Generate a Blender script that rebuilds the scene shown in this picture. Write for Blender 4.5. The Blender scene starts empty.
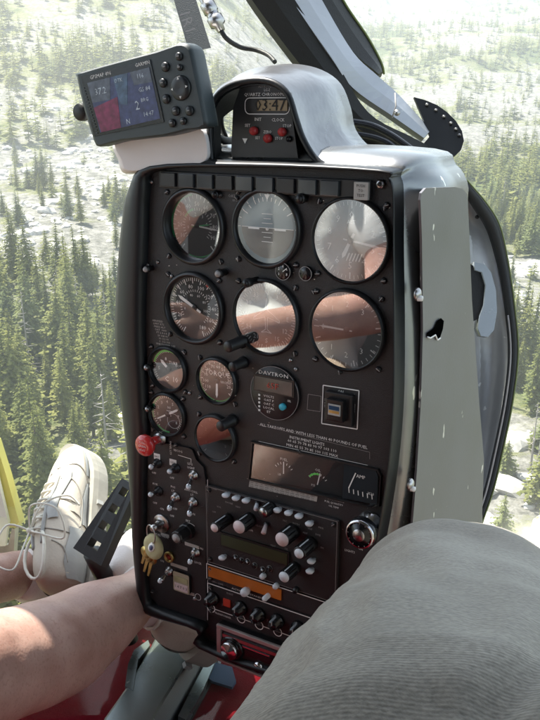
import bpy, bmesh, math, random
from mathutils import Vector, Matrix, noise, geometry
random.seed(7)
R = math.radians
C = bpy.context.scene.collection
scene = bpy.context.scene

# ------------------------------------------------------------------ camera, sky, sun, exposure
FPX = 852.0; PITCH = R(22.4)
cam_d = bpy.data.cameras.new('camera'); cam = bpy.data.objects.new('camera', cam_d); C.objects.link(cam)
cam.location = (0, 0, 0); cam.rotation_euler = (R(90) - PITCH, 0, 0)
cam_d.sensor_fit = 'VERTICAL'; cam_d.sensor_height = 24; cam_d.lens = 24 * FPX / 720
cam_d.clip_start = .02; cam_d.clip_end = 40000
scene.camera = cam
SUN = Vector((-.35, .40, .85)).normalized()
w = bpy.data.worlds.new('World'); scene.world = w; w.use_nodes = True
nt = w.node_tree; nt.nodes.clear()
sky = nt.nodes.new('ShaderNodeTexSky'); sky.sky_type = 'NISHITA'; sky.sun_disc = False
sky.sun_elevation = math.asin(SUN.z); sky.sun_rotation = math.atan2(SUN.x, SUN.y)
sky.altitude = 1500; sky.dust_density = 2.0
bg = nt.nodes.new('ShaderNodeBackground'); bg.inputs['Strength'].default_value = .15
wo = nt.nodes.new('ShaderNodeOutputWorld')
hs = nt.nodes.new('ShaderNodeHueSaturation'); hs.inputs['Saturation'].default_value = .62
nt.links.new(sky.outputs[0], hs.inputs['Color']); nt.links.new(hs.outputs[0], bg.inputs[0]); nt.links.new(bg.outputs[0], wo.inputs[0])
sd = bpy.data.lights.new('sun', 'SUN'); sd.energy = 5.0; sd.angle = R(.5); sd.color = (1, .95, .88)
so = bpy.data.objects.new('sun', sd); C.objects.link(so)
so.rotation_euler = SUN.to_track_quat('Z', 'Y').to_euler()
scene.view_settings.view_transform = 'Standard'; scene.view_settings.look = 'None'
scene.view_settings.exposure = 1.55; scene.view_settings.gamma = 1
scene.render.engine = 'CYCLES'
cy = scene.cycles
cy.max_bounces = 8; cy.diffuse_bounces = 4; cy.glossy_bounces = 4; cy.transparent_max_bounces = 16; cy.volume_bounces = 1
cy.use_denoising = True

# ------------------------------------------------------------------ frames
RT = Vector((1, 0, 0)); FW = Vector((0, math.cos(PITCH), -math.sin(PITCH))); DN = Vector((0, -math.sin(PITCH), -math.cos(PITCH)))
def cw(v):                       # camera coordinates (x right, y down, z forward) -> world
    return RT * v[0] + DN * v[1] + FW * v[2]
def px(x, y, Z):                 # photo pixel at depth Z -> world
    return cw(((x - 270) / FPX * Z, (y - 360) / FPX * Z, Z))
Uc = Vector((.85377749, .14766776, -.49925767)); Vc = Vector((.00421878, -.96086498, -.27698499)); Nc = Vector((-.52062097, .2343773, -.82098788))
P0c = Vector(((267 - 270) / FPX * .85, (318 - 360) / FPX * .85, .85))
U, V, N, P0 = cw(Uc), cw(Vc), cw(Nc), cw(P0c)
F = -N
def frame(o):
    return Matrix(((U.x, V.x, N.x, o.x), (U.y, V.y, N.y, o.y), (U.z, V.z, N.z, o.z), (0, 0, 0, 1)))
PF = frame(P0)
def pp(x, y, w=0.0):             # photo pixel on the instrument panel plane (offset w) -> panel u, v
    r = Vector(((x - 270) / FPX, (y - 360) / FPX, 1.0)); q = P0c + Nc * w
    p = r * (q.dot(Nc) / r.dot(Nc)) - P0c
    return (p.dot(Uc), p.dot(Vc))
def hel(r, f, u):                # helicopter axes: right, forward, up from the eye
    return U * r + F * f + V * u
def Hc(r, f, u): return Vector((r, f, u))
HF = Matrix(((U.x, F.x, V.x, 0), (U.y, F.y, V.y, 0), (U.z, F.z, V.z, 0), (0, 0, 0, 1)))
HFi = HF.inverted()

# ------------------------------------------------------------------ materials
MATS = {}
def nodes(m):
    m.use_nodes = True; nt = m.node_tree; return nt, nt.nodes.get('Principled BSDF')
def mat(name, col, rough=.5, metal=0, bump=0, bscale=200, var=0, vscale=8, coat=0, emit=None, sheen=0):
    if name in MATS: return MATS[name]
    m = bpy.data.materials.new(name); nt, b = nodes(m)
    b.inputs['Base Color'].default_value = (*col, 1); b.inputs['Roughness'].default_value = rough; b.inputs['Metallic'].default_value = metal
    b.inputs['Coat Weight'].default_value = coat; b.inputs['Sheen Weight'].default_value = sheen
    tc = nt.nodes.new('ShaderNodeTexCoord')
    if var:
        n = nt.nodes.new('ShaderNodeTexNoise'); n.inputs['Scale'].default_value = vscale; n.inputs['Detail'].default_value = 6
        nt.links.new(tc.outputs['Object'], n.inputs['Vector'])
        mr = nt.nodes.new('ShaderNodeMapRange'); mr.inputs[1].default_value = .3; mr.inputs[2].default_value = .7
        mr.inputs[3].default_value = 1 - var; mr.inputs[4].default_value = 1 + var
        nt.links.new(n.outputs['Fac'], mr.inputs[0])
        mx = nt.nodes.new('ShaderNodeVectorMath'); mx.operation = 'SCALE'; mx.inputs[0].default_value = col
        nt.links.new(mr.outputs[0], mx.inputs['Scale']); nt.links.new(mx.outputs[0], b.inputs['Base Color'])
        m2 = nt.nodes.new('ShaderNodeMapRange'); m2.inputs[3].default_value = rough * .8; m2.inputs[4].default_value = min(1, rough * 1.25)
        nt.links.new(n.outputs['Fac'], m2.inputs[0]); nt.links.new(m2.outputs[0], b.inputs['Roughness'])
    if bump:
        n = nt.nodes.new('ShaderNodeTexNoise'); n.inputs['Scale'].default_value = bscale; n.inputs['Detail'].default_value = 4
        nt.links.new(tc.outputs['Object'], n.inputs['Vector'])
        bp = nt.nodes.new('ShaderNodeBump'); bp.inputs['Strength'].default_value = bump; bp.inputs['Distance'].default_value = .001
        nt.links.new(n.outputs['Fac'], bp.inputs['Height']); nt.links.new(bp.outputs[0], b.inputs['Normal'])
    if emit:
        b.inputs['Emission Color'].default_value = (*emit[0], 1); b.inputs['Emission Strength'].default_value = emit[1]
    MATS[name] = m; return m
mat('panel_black', (.021, .020, .021), .5, bump=.5, bscale=900, var=.25, vscale=14)
mat('black', (.012, .012, .013), .38, var=.2, vscale=30)
mat('black_matte', (.008, .008, .008), .6, bump=.3, bscale=500)
mat('black_gloss', (.010, .010, .012), .22)
mat('rubber', (.016, .016, .016), .55, bump=.3, bscale=300)
mat('navy_trim', (.008, .010, .012), .42, var=.3, vscale=10)
mat('white_mark', (.84, .83, .80), .6)
mat('white_knob', (.72, .76, .80), .35)
mat('pink_knob', (.72, .60, .60), .4)
mat('grey_mark', (.34, .32, .31), .6)
mat('green_mark', (.03, .42, .12), .5)
mat('green_bright', (.12, .75, .12), .5)
mat('red_mark', (.55, .03, .02), .5)
mat('red_knob', (.55, .03, .03), .22, coat=.5)
mat('red_button', (.40, .03, .03), .4)
mat('cyan_button', (.05, .45, .60), .4)
mat('dial_black', (.014, .015, .016), .6)
mat('dial_blue', (.10, .17, .21), .6)
mat('dial_sky', (.14, .20, .23), .6)
mat('dial_brown', (.06, .045, .035), .6)
mat('chrome', (.62, .62, .64), .16, metal=1)
mat('steel', (.45, .44, .43), .3, metal=1, var=.15, vscale=60)
mat('brass', (.52, .38, .14), .35, metal=1, var=.3, vscale=120)
mat('key_metal', (.5, .42, .26), .3, metal=1)
mat('fob_leather', (.42, .40, .22), .6, var=.2, vscale=60)
mat('lcd_green', (.035, .048, .022), .35)
mat('lcd_amber', (.20, .065, .015), .4, emit=((.8, .18, .02), .035), var=.4, vscale=25)
mat('lcd_tan', (.30, .22, .11), .35)
mat('red_led', (.30, .03, .02), .4, emit=((1, .10, .05), .02))
mat('beige_window', (.42, .37, .26), .4)
mat('light_placard', (.45, .43, .40), .6, bump=.2)
mat('dark_glass', (.03, .035, .04), .12)
mat('gps_case', (.035, .048, .052), .45, bump=.25, bscale=1500)
mat('gps_key', (.014, .016, .018), .4)
mat('foam_white', (.80, .76, .74), .75, bump=.5, bscale=90, var=.06)
mat('olive_edge', (.16, .19, .06), .5)
mat('pinkmetal', (.50, .44, .42), .35, metal=.5, var=.15, vscale=40)
mat('strap', (.045, .055, .065), .6, bump=.4, bscale=900)
mat('blue_cloth', (.015, .05, .11), .8)
mat('yellow_paint', (.75, .68, .18), .4, var=.08)
mat('white_paint', (.74, .75, .66), .4, var=.06)
mat('shoe_leather', (.56, .50, .42), .5, bump=.35, bscale=250, var=.10, vscale=18)
mat('shoe_panel', (.33, .33, .32), .55, bump=.3, bscale=260, var=.10, vscale=22)
mat('shoe_trim', (.50, .48, .34), .6)
mat('shoe_seam', (.30, .28, .25), .8)
mat('shoe_sole', (.34, .32, .28), .7, bump=.4, bscale=120, var=.2, vscale=20)
mat('lace', (.70, .68, .60), .8)
mat('sock', (.72, .66, .64), .9, bump=.6, bscale=600)
mat('shirt', (.60, .61, .60), .85, bump=.5, bscale=120, var=.06, vscale=10)
mat('shorts', (.46, .36, .28), .85, bump=.5, bscale=200)
mat('hair', (.05, .035, .025), .6, bump=.8, bscale=300)
mat('seat_cloth', (.05, .055, .06), .85, bump=.4, bscale=300)
mat('cabin_lining', (.12, .12, .12), .8, bump=.2)

def skin_mat():
    m = bpy.data.materials.new('skin'); nt, b = nodes(m)
    tc = nt.nodes.new('ShaderNodeTexCoord')
    n = nt.nodes.new('ShaderNodeTexNoise'); n.inputs['Scale'].default_value = 22; n.inputs['Detail'].default_value = 8
    n2 = nt.nodes.new('ShaderNodeTexNoise'); n2.inputs['Scale'].default_value = 330; n2.inputs['Detail'].default_value = 3
    r = nt.nodes.new('ShaderNodeValToRGB')
    r.color_ramp.elements[0].position = .30; r.color_ramp.elements[0].color = (.40, .225, .18, 1)
    r.color_ramp.elements[1].position = .72; r.color_ramp.elements[1].color = (.58, .37, .31, 1)
    r2 = nt.nodes.new('ShaderNodeValToRGB'); r2.color_ramp.elements[0].position = .33; r2.color_ramp.elements[0].color = (.6, .5, .45, 1)
    r2.color_ramp.elements[1].position = .45; r2.color_ramp.elements[1].color = (1, 1, 1, 1)
    mx = nt.nodes.new('ShaderNodeMix'); mx.data_type = 'RGBA'; mx.blend_type = 'MULTIPLY'; mx.inputs[0].default_value = .36
    for a in (n, n2): nt.links.new(tc.outputs['Object'], a.inputs['Vector'])
    nt.links.new(n.outputs['Fac'], r.inputs[0]); nt.links.new(n2.outputs['Fac'], r2.inputs[0])
    nt.links.new(r.outputs[0], mx.inputs[6]); nt.links.new(r2.outputs[0], mx.inputs[7]); nt.links.new(mx.outputs[2], b.inputs['Base Color'])
    b.inputs['Roughness'].default_value = .48; b.inputs['Subsurface Weight'].default_value = .08; b.inputs['Subsurface Scale'].default_value = .01
    bp = nt.nodes.new('ShaderNodeBump'); bp.inputs['Strength'].default_value = .35; bp.inputs['Distance'].default_value = .0008
    nt.links.new(n2.outputs['Fac'], bp.inputs['Height']); nt.links.new(bp.outputs[0], b.inputs['Normal'])
    MATS['skin'] = m
skin_mat()
def silver_mat(name, col, rough, metal, scr=1.0):
    m = bpy.data.materials.new(name); nt, b = nodes(m); L = nt.links.new
    tc = nt.nodes.new('ShaderNodeTexCoord')
    n = nt.nodes.new('ShaderNodeTexNoise'); n.inputs['Scale'].default_value = 9; n.inputs['Detail'].default_value = 8; L(tc.outputs['Object'], n.inputs['Vector'])
    n2 = nt.nodes.new('ShaderNodeTexNoise'); n2.inputs['Scale'].default_value = 260; n2.inputs['Detail'].default_value = 2; L(tc.outputs['Object'], n2.inputs['Vector'])
    r = nt.nodes.new('ShaderNodeValToRGB')
    r.color_ramp.elements[0].position = .3; r.color_ramp.elements[0].color = (*[c * .82 for c in col], 1)
    r.color_ramp.elements[1].position = .7; r.color_ramp.elements[1].color = (*[c * 1.12 for c in col], 1)
    L(n.outputs['Fac'], r.inputs[0])
    # chipped paint: sparse stretched specks
    mp = nt.nodes.new('ShaderNodeMapping'); mp.inputs['Scale'].default_value = (60, 22, 60); mp.inputs['Rotation'].default_value = (.3, .2, .5); L(tc.outputs['Object'], mp.inputs[0])
    v = nt.nodes.new('ShaderNodeTexNoise'); v.inputs['Scale'].default_value = 1; v.inputs['Detail'].default_value = 3; L(mp.outputs[0], v.inputs['Vector'])
    ct = nt.nodes.new('ShaderNodeMapRange'); ct.inputs[1].default_value = .70; ct.inputs[2].default_value = .71; ct.inputs[4].default_value = scr; L(v.outputs['Fac'], ct.inputs[0])
    mx = nt.nodes.new('ShaderNodeMix'); mx.data_type = 'RGBA'; mx.inputs[7].default_value = (.72, .72, .68, 1)
    L(ct.outputs[0], mx.inputs[0]); L(r.outputs[0], mx.inputs[6]); L(mx.outputs[2], b.inputs['Base Color'])
    mr = nt.nodes.new('ShaderNodeMapRange'); mr.inputs[3].default_value = rough * .75; mr.inputs[4].default_value = rough * 1.3; L(n.outputs['Fac'], mr.inputs[0]); L(mr.outputs[0], b.inputs['Roughness'])
    b.inputs['Metallic'].default_value = metal
    bp = nt.nodes.new('ShaderNodeBump'); bp.inputs['Strength'].default_value = .12; bp.inputs['Distance'].default_value = .0006; L(n2.outputs['Fac'], bp.inputs['Height']); L(bp.outputs[0], b.inputs['Normal'])
    if 'hood' in name or 'side' in name:
        n3 = nt.nodes.new('ShaderNodeTexNoise'); n3.inputs['Scale'].default_value = 26; n3.inputs['Detail'].default_value = 3; L(tc.outputs['Object'], n3.inputs['Vector'])
        b2 = nt.nodes.new('ShaderNodeBump'); b2.inputs['Strength'].default_value = .35; b2.inputs['Distance'].default_value = .006; L(n3.outputs['Fac'], b2.inputs['Height']); L(bp.outputs[0], b2.inputs['Normal']); L(b2.outputs[0], b.inputs['Normal'])
    MATS[name] = m
silver_mat('silver', (.27, .28, .28), .27, .8)
silver_mat('silver_plate', (.185, .185, .20), .40, .45, 1)
silver_mat('silver_bevel', (.34, .35, .32), .3, .6, 1)
silver_mat('silver_hood', (.25, .25, .255), .28, .85, .8)
mat('void', (.002, .002, .002), 1)
MATS['void'].node_tree.nodes['Principled BSDF'].inputs['Specular IOR Level'].default_value = 0
silver_mat('silver_side', (.40, .40, .40), .40, .4, .8)
silver_mat('tunnel_metal', (.22, .25, .25), .28, .85, .7)
silver_mat('post_metal', (.44, .46, .50), .4, .3, .3)

def cord_mat():
    m = bpy.data.materials.new('corduroy'); nt, b = nodes(m); L = nt.links.new
    tc = nt.nodes.new('ShaderNodeTexCoord')
    n = nt.nodes.new('ShaderNodeTexNoise'); n.inputs['Scale'].default_value = 14; n.inputs['Detail'].default_value = 7; L(tc.outputs['Object'], n.inputs['Vector'])
    nf = nt.nodes.new('ShaderNodeTexNoise'); nf.inputs['Scale'].default_value = 420; nf.inputs['Detail'].default_value = 2; L(tc.outputs['Object'], nf.inputs['Vector'])
    wv = nt.nodes.new('ShaderNodeTexWave'); wv.wave_type = 'BANDS'; wv.bands_direction = 'Y'; wv.inputs['Scale'].default_value = 190; wv.inputs['Distortion'].default_value = .8; wv.inputs['Detail'].default_value = 1; wv.inputs['Detail Scale'].default_value = .4
    mp = nt.nodes.new('ShaderNodeMapping'); mp.inputs['Rotation'].default_value = (0, 0, R(-14)); L(tc.outputs['Object'], mp.inputs[0]); L(mp.outputs[0], wv.inputs['Vector'])
    r = nt.nodes.new('ShaderNodeValToRGB')
    r.color_ramp.elements[0].position = .25; r.color_ramp.elements[0].color = (.20, .175, .135, 1)
    r.color_ramp.elements[1].position = .75; r.color_ramp.elements[1].color = (.335, .31, .255, 1)
    L(n.outputs['Fac'], r.inputs[0])
    a = nt.nodes.new('ShaderNodeMath'); a.operation = 'MULTIPLY_ADD'; a.inputs[1].default_value = .13; a.inputs[2].default_value = .80; L(wv.outputs['Fac'], a.inputs[0])
    a2 = nt.nodes.new('ShaderNodeMath'); a2.operation = 'MULTIPLY_ADD'; a2.inputs[1].default_value = .9; L(nf.outputs['Fac'], a2.inputs[0]); L(a.outputs[0], a2.inputs[2])
    a3 = nt.nodes.new('ShaderNodeMath'); a3.operation = 'SUBTRACT'; a3.inputs[1].default_value = .42; L(a2.outputs[0], a3.inputs[0])
    s = nt.nodes.new('ShaderNodeVectorMath'); s.operation = 'SCALE'; L(r.outputs[0], s.inputs[0]); L(a3.outputs[0], s.inputs['Scale']); L(s.outputs[0], b.inputs['Base Color'])
    b.inputs['Roughness'].default_value = .9; b.inputs['Sheen Weight'].default_value = .25
    bp = nt.nodes.new('ShaderNodeBump'); bp.inputs['Strength'].default_value = .6; bp.inputs['Distance'].default_value = .0008; L(a2.outputs[0], bp.inputs['Height']); L(bp.outputs[0], b.inputs['Normal'])
    MATS['corduroy'] = m
cord_mat()
def carpet_mat():
    m = bpy.data.materials.new('red_carpet'); nt, b = nodes(m); L = nt.links.new
    tc = nt.nodes.new('ShaderNodeTexCoord'); n = nt.nodes.new('ShaderNodeTexNoise'); n.inputs['Scale'].default_value = 900; n.inputs['Detail'].default_value = 2; L(tc.outputs['Object'], n.inputs['Vector'])
    n2 = nt.nodes.new('ShaderNodeTexNoise'); n2.inputs['Scale'].default_value = 9; n2.inputs['Detail'].default_value = 5; L(tc.outputs['Object'], n2.inputs['Vector'])
    r = nt.nodes.new('ShaderNodeValToRGB'); r.color_ramp.elements[0].color = (.09, .003, .008, 1); r.color_ramp.elements[1].color = (.16, .006, .013, 1); L(n.outputs['Fac'], r.inputs[0])
    s = nt.nodes.new('ShaderNodeMapRange'); s.inputs[1].default_value = .3; s.inputs[2].default_value = .7; s.inputs[3].default_value = .7; s.inputs[4].default_value = 1.1; L(n2.outputs['Fac'], s.inputs[0])
    v = nt.nodes.new('ShaderNodeVectorMath'); v.operation = 'SCALE'; L(r.outputs[0], v.inputs[0]); L(s.outputs[0], v.inputs['Scale']); L(v.outputs[0], b.inputs['Base Color'])
    b.inputs['Roughness'].default_value = .95; b.inputs['Specular IOR Level'].default_value = .05
    bp = nt.nodes.new('ShaderNodeBump'); bp.inputs['Strength'].default_value = .7; bp.inputs['Distance'].default_value = .002; L(n.outputs['Fac'], bp.inputs['Height']); L(bp.outputs[0], b.inputs['Normal'])
    MATS['red_carpet'] = m
carpet_mat()
def glass_mat(name, fac, rough=.02, tint=(1, 1, 1), diff=0):
    m = bpy.data.materials.new(name); m.use_nodes = True; nt = m.node_tree; nt.nodes.clear(); L = nt.links.new
    o = nt.nodes.new('ShaderNodeOutputMaterial'); t = nt.nodes.new('ShaderNodeBsdfTransparent'); t.inputs[0].default_value = (*tint, 1)
    g = nt.nodes.new('ShaderNodeBsdfGlossy'); g.inputs['Roughness'].default_value = rough; g.inputs[0].default_value = (1, 1, 1, 1)
    x = nt.nodes.new('ShaderNodeMixShader'); x.inputs[0].default_value = fac; L(t.outputs[0], x.inputs[1]); L(g.outputs[0], x.inputs[2])
    last = x
    if diff:
        d = nt.nodes.new('ShaderNodeBsdfTranslucent'); d.inputs[0].default_value = (.88, .88, .78, 1)
        y = nt.nodes.new('ShaderNodeMixShader'); y.inputs[0].default_value = diff; L(x.outputs[0], y.inputs[1]); L(d.outputs[0], y.inputs[2]); last = y
    L(last.outputs[0], o.inputs[0]); MATS[name] = m
glass_mat('gauge_glass', .42)
glass_mat('gauge_glass_soft', .11)
glass_mat('gauge_glass_bright', .8)
glass_mat('windshield', .02, .05, (.98, 1, .93), .075)
def M(n): return MATS[n]

# ------------------------------------------------------------------ mesh builder
GC = {}
def glyphs(s):
    if s in GC: return GC[s]
    c = bpy.data.curves.new('text', 'FONT'); c.body = s; c.resolution_u = 1; c.align_x = 'CENTER'; c.align_y = 'CENTER'
    o = bpy.data.objects.new('text', c); me = bpy.data.meshes.new_from_object(o)
    r = ([v.co.copy() for v in me.vertices], [tuple(p.vertices) for p in me.polygons])
    bpy.data.objects.remove(o); bpy.data.curves.remove(c); bpy.data.meshes.remove(me); GC[s] = r; return r
class B:
    def __init__(s): s.v = []; s.f = []; s.m = []; s.sm = []; s.mats = []; s.X = Matrix.Identity(4)
    def mi(s, m):
        if m not in s.mats: s.mats.append(m)
        return s.mats.index(m)
    def add(s, vs, fs, m, smooth=False):
        o = len(s.v); X = s.X; s.v += [X @ Vector(a) for a in vs]; k = s.mi(m)
        for f in fs: s.f.append(tuple(i + o for i in f)); s.m.append(k); s.sm.append(smooth)
    def box(s, c, d, m, rot=None, bev=0):
        hx, hy, hz = d[0] / 2, d[1] / 2, d[2] / 2; c = Vector(c); q = rot if rot else Matrix.Identity(3)
        if bev <= 0:
            vs = [c + q @ Vector((x * hx, y * hy, z * hz)) for x in (-1, 1) for y in (-1, 1) for z in (-1, 1)]
            s.add(vs, [(0, 1, 3, 2), (4, 6, 7, 5), (0, 4, 5, 1), (2, 3, 7, 6), (0, 2, 6, 4), (1, 5, 7, 3)], m); return
        bm = bmesh.new(); bmesh.ops.create_cube(bm, size=1)
        for v in bm.verts: v.co = Vector((v.co.x * d[0], v.co.y * d[1], v.co.z * d[2]))
        bmesh.ops.bevel(bm, geom=bm.edges[:], offset=bev, segments=2, affect='EDGES', profile=.5)
        bm.verts.index_update(); s.add([c + q @ v.co for v in bm.verts], [tuple(v.index for v in f.verts) for f in bm.faces], m, False); bm.free()
    def lathe(s, c, prof, m, ax=(0, 0, 1), seg=24, smooth=True, a0=0, sy=1.0):   # prof: (radius, height)
        c = Vector(c); q = Vector(ax).to_track_quat('Z', 'Y').to_matrix(); vs = []; fs = []
        for r, h in prof:
            for k in range(seg):
                a = a0 + 2 * math.pi * k / seg; vs.append(c + q @ Vector((r * math.cos(a), r * sy * math.sin(a), h)))
        for i in range(len(prof) - 1):
            for k in range(seg):
                a = i * seg + k; b = i * seg + (k + 1) % seg; fs.append((a, b, b + seg, a + seg))
        n = len(prof)
        if prof[0][0] > 1e-6: fs.append(tuple(range(seg))[::-1])
        if prof[-1][0] > 1e-6: fs.append(tuple(range((n - 1) * seg, n * seg)))
        s.add(vs, fs, m, smooth)
    def ring(s, c, prof, m, ax=(0, 0, 1), seg=40):       # open profile, no caps
        c = Vector(c); q = Vector(ax).to_track_quat('Z', 'Y').to_matrix(); vs = []; fs = []
        for r, h in prof:
            for k in range(seg):
                a = 2 * math.pi * k / seg; vs.append(c + q @ Vector((r * math.cos(a), r * math.sin(a), h)))
        for i in range(len(prof) - 1):
            for k in range(seg):
                a = i * seg + k; b = i * seg + (k + 1) % seg; fs.append((a, b, b + seg, a + seg))
        s.add(vs, fs, m, True)
    def tube(s, pts, r, m, seg=8, caps=True):
        pts = [Vector(p) for p in pts]; n = len(pts); rr = r if isinstance(r, (list, tuple)) else [r] * n
        vs = []; fs = []; up = None
        for i, p in enumerate(pts):
            t = (pts[min(i + 1, n - 1)] - pts[max(i - 1, 0)]).normalized()
            if up is None: up = t.orthogonal().normalized()
            up = (up - t * up.dot(t)).normalized(); sd = t.cross(up)
            for k in range(seg):
                a = 2 * math.pi * k / seg; vs.append(p + (up * math.cos(a) + sd * math.sin(a)) * rr[i])
        for i in range(n - 1):
            for k in range(seg):
                a = i * seg + k; b = i * seg + (k + 1) % seg; fs.append((a, b, b + seg, a + seg))
        if caps: fs.append(tuple(range(seg))[::-1]); fs.append(tuple(range((n - 1) * seg, n * seg)))
        s.add(vs, fs, m, True)
    def prism(s, poly, z0, z1, m, ms=None, smooth=False):   # poly in local xy
        n = len(poly); vs = [(p[0], p[1], z0) for p in poly] + [(p[0], p[1], z1) for p in poly]
        tr = geometry.tessellate_polygon([[Vector((p[0], p[1], 0)) for p in poly]])
        s.add(vs, [tuple(i + n for i in t) for t in tr], m); s.add(vs, [t for t in tr], ms or m)
        s.add(vs, [(i, (i + 1) % n, (i + 1) % n + n, i + n) for i in range(n)], ms or m, smooth)
    def loft(s, loops, m, closed=True, smooth=True, caps=False):
        n = len(loops[0]); vs = [p for l in loops for p in l]; fs = []
        for i in range(len(loops) - 1):
            for k in range(n if closed else n - 1):
                a = i * n + k; b = i * n + (k + 1) % n; fs.append((a, b, b + n, a + n))
        s.add(vs, fs, m, smooth)
        if caps: s.add(loops[0], [tuple(range(n))[::-1]], m); s.add(loops[-1], [tuple(range(n))], m)
    def quad(s, a, b, c, d, m): s.add([a, b, c, d], [(0, 1, 2, 3)], m)
    def line(s, p, q, w, z, m):
        p = Vector((p[0], p[1])); q = Vector((q[0], q[1])); d = (q - p).normalized(); n = Vector((-d.y, d.x)) * w / 2
        s.add([(p.x - n.x, p.y - n.y, z), (q.x - n.x, q.y - n.y, z), (q.x + n.x, q.y + n.y, z), (p.x + n.x, p.y + n.y, z)], [(0, 1, 2, 3)], m)
    def pline(s, pts, w, z, m, closed=False):
        for i in range(len(pts) - (0 if closed else 1)): s.line(pts[i], pts[(i + 1) % len(pts)], w, z, m)
    def arc(s, c, r, w, a0, a1, z, m, n=24):
        vs = []; fs = []
        for i in range(n + 1):
            a = a0 + (a1 - a0) * i / n
            for q in (r - w / 2, r + w / 2): vs.append((c[0] + q * math.cos(a), c[1] + q * math.sin(a), z))
        for i in range(n): fs.append((2 * i, 2 * i + 1, 2 * i + 3, 2 * i + 2) if a1 < a0 else (2 * i, 2 * i + 2, 2 * i + 3, 2 * i + 1)[::-1])
        s.add(vs, fs, m)
    def text(s, t, x, y, z, size, m, rot=0, sx=1):
        vs, fs = glyphs(t); ca, sa = math.cos(rot), math.sin(rot)
        s.add([(x + (a.x * sx * ca - a.y * sa) * size, y + (a.x * sx * sa + a.y * ca) * size, z) for a in vs], fs, m)
    def done(s, name, parent=None, loc=None, mw=None, fix=False):
        me = bpy.data.meshes.new(name); me.from_pydata([tuple(v) for v in s.v], [], s.f)
        for mn in s.mats: me.materials.append(M(mn))
        me.polygons.foreach_set('material_index', s.m); me.polygons.foreach_set('use_smooth', s.sm); me.update()
        if fix:
            bm = bmesh.new(); bm.from_mesh(me); bmesh.ops.remove_doubles(bm, verts=bm.verts[:], dist=1e-5); bmesh.ops.recalc_face_normals(bm, faces=bm.faces[:]); bm.to_mesh(me); bm.free()
        o = bpy.data.objects.new(name, me); C.objects.link(o)
        if parent: o.parent = parent
        if loc is not None: o.location = loc
        if mw is not None: o.matrix_world = mw
        return o
def tag(o, label=None, cat=None, group=None, kind=None):
    if label: o['label'] = label
    if cat: o['category'] = cat
    if group: o['group'] = group
    if kind: o['kind'] = kind
    return o
def empty(name, mw):
    o = bpy.data.objects.new(name, None); C.objects.link(o); o.matrix_world = mw; o.empty_display_size = .05; return o
def smoothpts(pts, n=6):
    pts = [Vector(p) for p in pts]; out = []
    for i in range(len(pts) - 1):
        a = pts[max(i - 1, 0)]; b = pts[i]; c = pts[i + 1]; d = pts[min(i + 2, len(pts) - 1)]
        for k in range(n):
            t = k / n; out.append(.5 * ((2 * b) + (c - a) * t + (2 * a - 5 * b + 4 * c - d) * t * t + (3 * b - a - 3 * c + d) * t ** 3))
    return out + [pts[-1]]
def closed_smooth(pts, n=5):
    pts = [Vector(p) for p in pts]; L = len(pts); out = []
    for i in range(L):
        a, b, c, d = pts[i - 1], pts[i], pts[(i + 1) % L], pts[(i + 2) % L]
        for k in range(n):
            t = k / n; out.append(.5 * ((2 * b) + (c - a) * t + (2 * a - 5 * b + 4 * c - d) * t * t + (3 * b - a - 3 * c + d) * t ** 3))
    return out
def V2(p): return Vector((p[0], p[1]))
def rect_round(x0, y0, x1, y1, r, n=4):
    out = []
    for cx, cy, a in ((x1 - r, y1 - r, 0), (x0 + r, y1 - r, 90), (x0 + r, y0 + r, 180), (x1 - r, y0 + r, 270)):
        for k in range(n + 1): t = R(a + 90 * k / n); out.append((cx + r * math.cos(t), cy + r * math.sin(t)))
    return out

# ================================================================== INSTRUMENT CONSOLE
BASE = Vector((0, -.46, -.10))
console = empty('instrument_console', PF @ Matrix.Translation(BASE))
tag(console, 'black helicopter instrument console with round gauges and grey metal sides', 'instrument console')
OFF = -BASE                                   # panel coordinates -> console-local
def part(b, name, parent=None, at=(0, 0, 0), label=None, fix=False):
    a = Vector(at)
    if parent is None: o = b.done(name, console, OFF + a, fix=fix)
    else: o = b.done(name, parent, a - Vector(parent.get('_at', (0, 0, 0))), fix=fix)
    o['_at'] = tuple(a)
    if label: o['label'] = label
    return o

# ---- outline of the face (panel plane)
face_px = [(162, 170), (260, 167), (384, 172), (395, 180), (399, 197), (399, 250), (399, 330), (398, 400), (393, 460), (384, 520), (372, 575), (352, 640), (300, 668),
           (208, 640), (207, 622), (160, 604), (152, 592), (149, 540), (149, 480), (150, 430), (148, 380), (146, 330), (147, 280), (149, 230), (151, 190)]
face = [pp(*p) for p in face_px]
trim_w = -.010
trim_px = [(158, 161), (260, 159), (388, 166), (401, 177), (404, 197), (404, 250), (405, 330), (404, 400), (399, 460), (390, 520), (378, 575), (358, 640), (300, 674),
           (206, 642), (203, 625), (157, 612), (145, 597), (138, 548), (134, 490), (129, 440), (122, 385), (118, 335), (120, 280), (125, 225), (133, 188)]
trim = [pp(*p, trim_w) for p in trim_px]
def lerp2(a, b, t): return (a[0] * (1 - t) + b[0] * t, a[1] * (1 - t) + b[1] * t)
b = B()
NS = 4
def loop3(pts, wz): return [Vector((q.x, q.y, wz)) for q in closed_smooth([Vector((p[0], p[1], 0)) for p in pts], NS)]
fl = loop3(face, 0.0); fl1 = loop3(face, .009)
mids = [loop3([lerp2(a, c, t) for a, c in zip(face, trim)], wz) for t, wz in ((.12, .0135), (.35, .0145), (.65, .010), (.88, .002))]
tl = loop3(trim, trim_w)
b.loft([fl, fl1] + mids + [tl], 'navy_trim')
part(b, 'edge_trim', fix=True)
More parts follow.
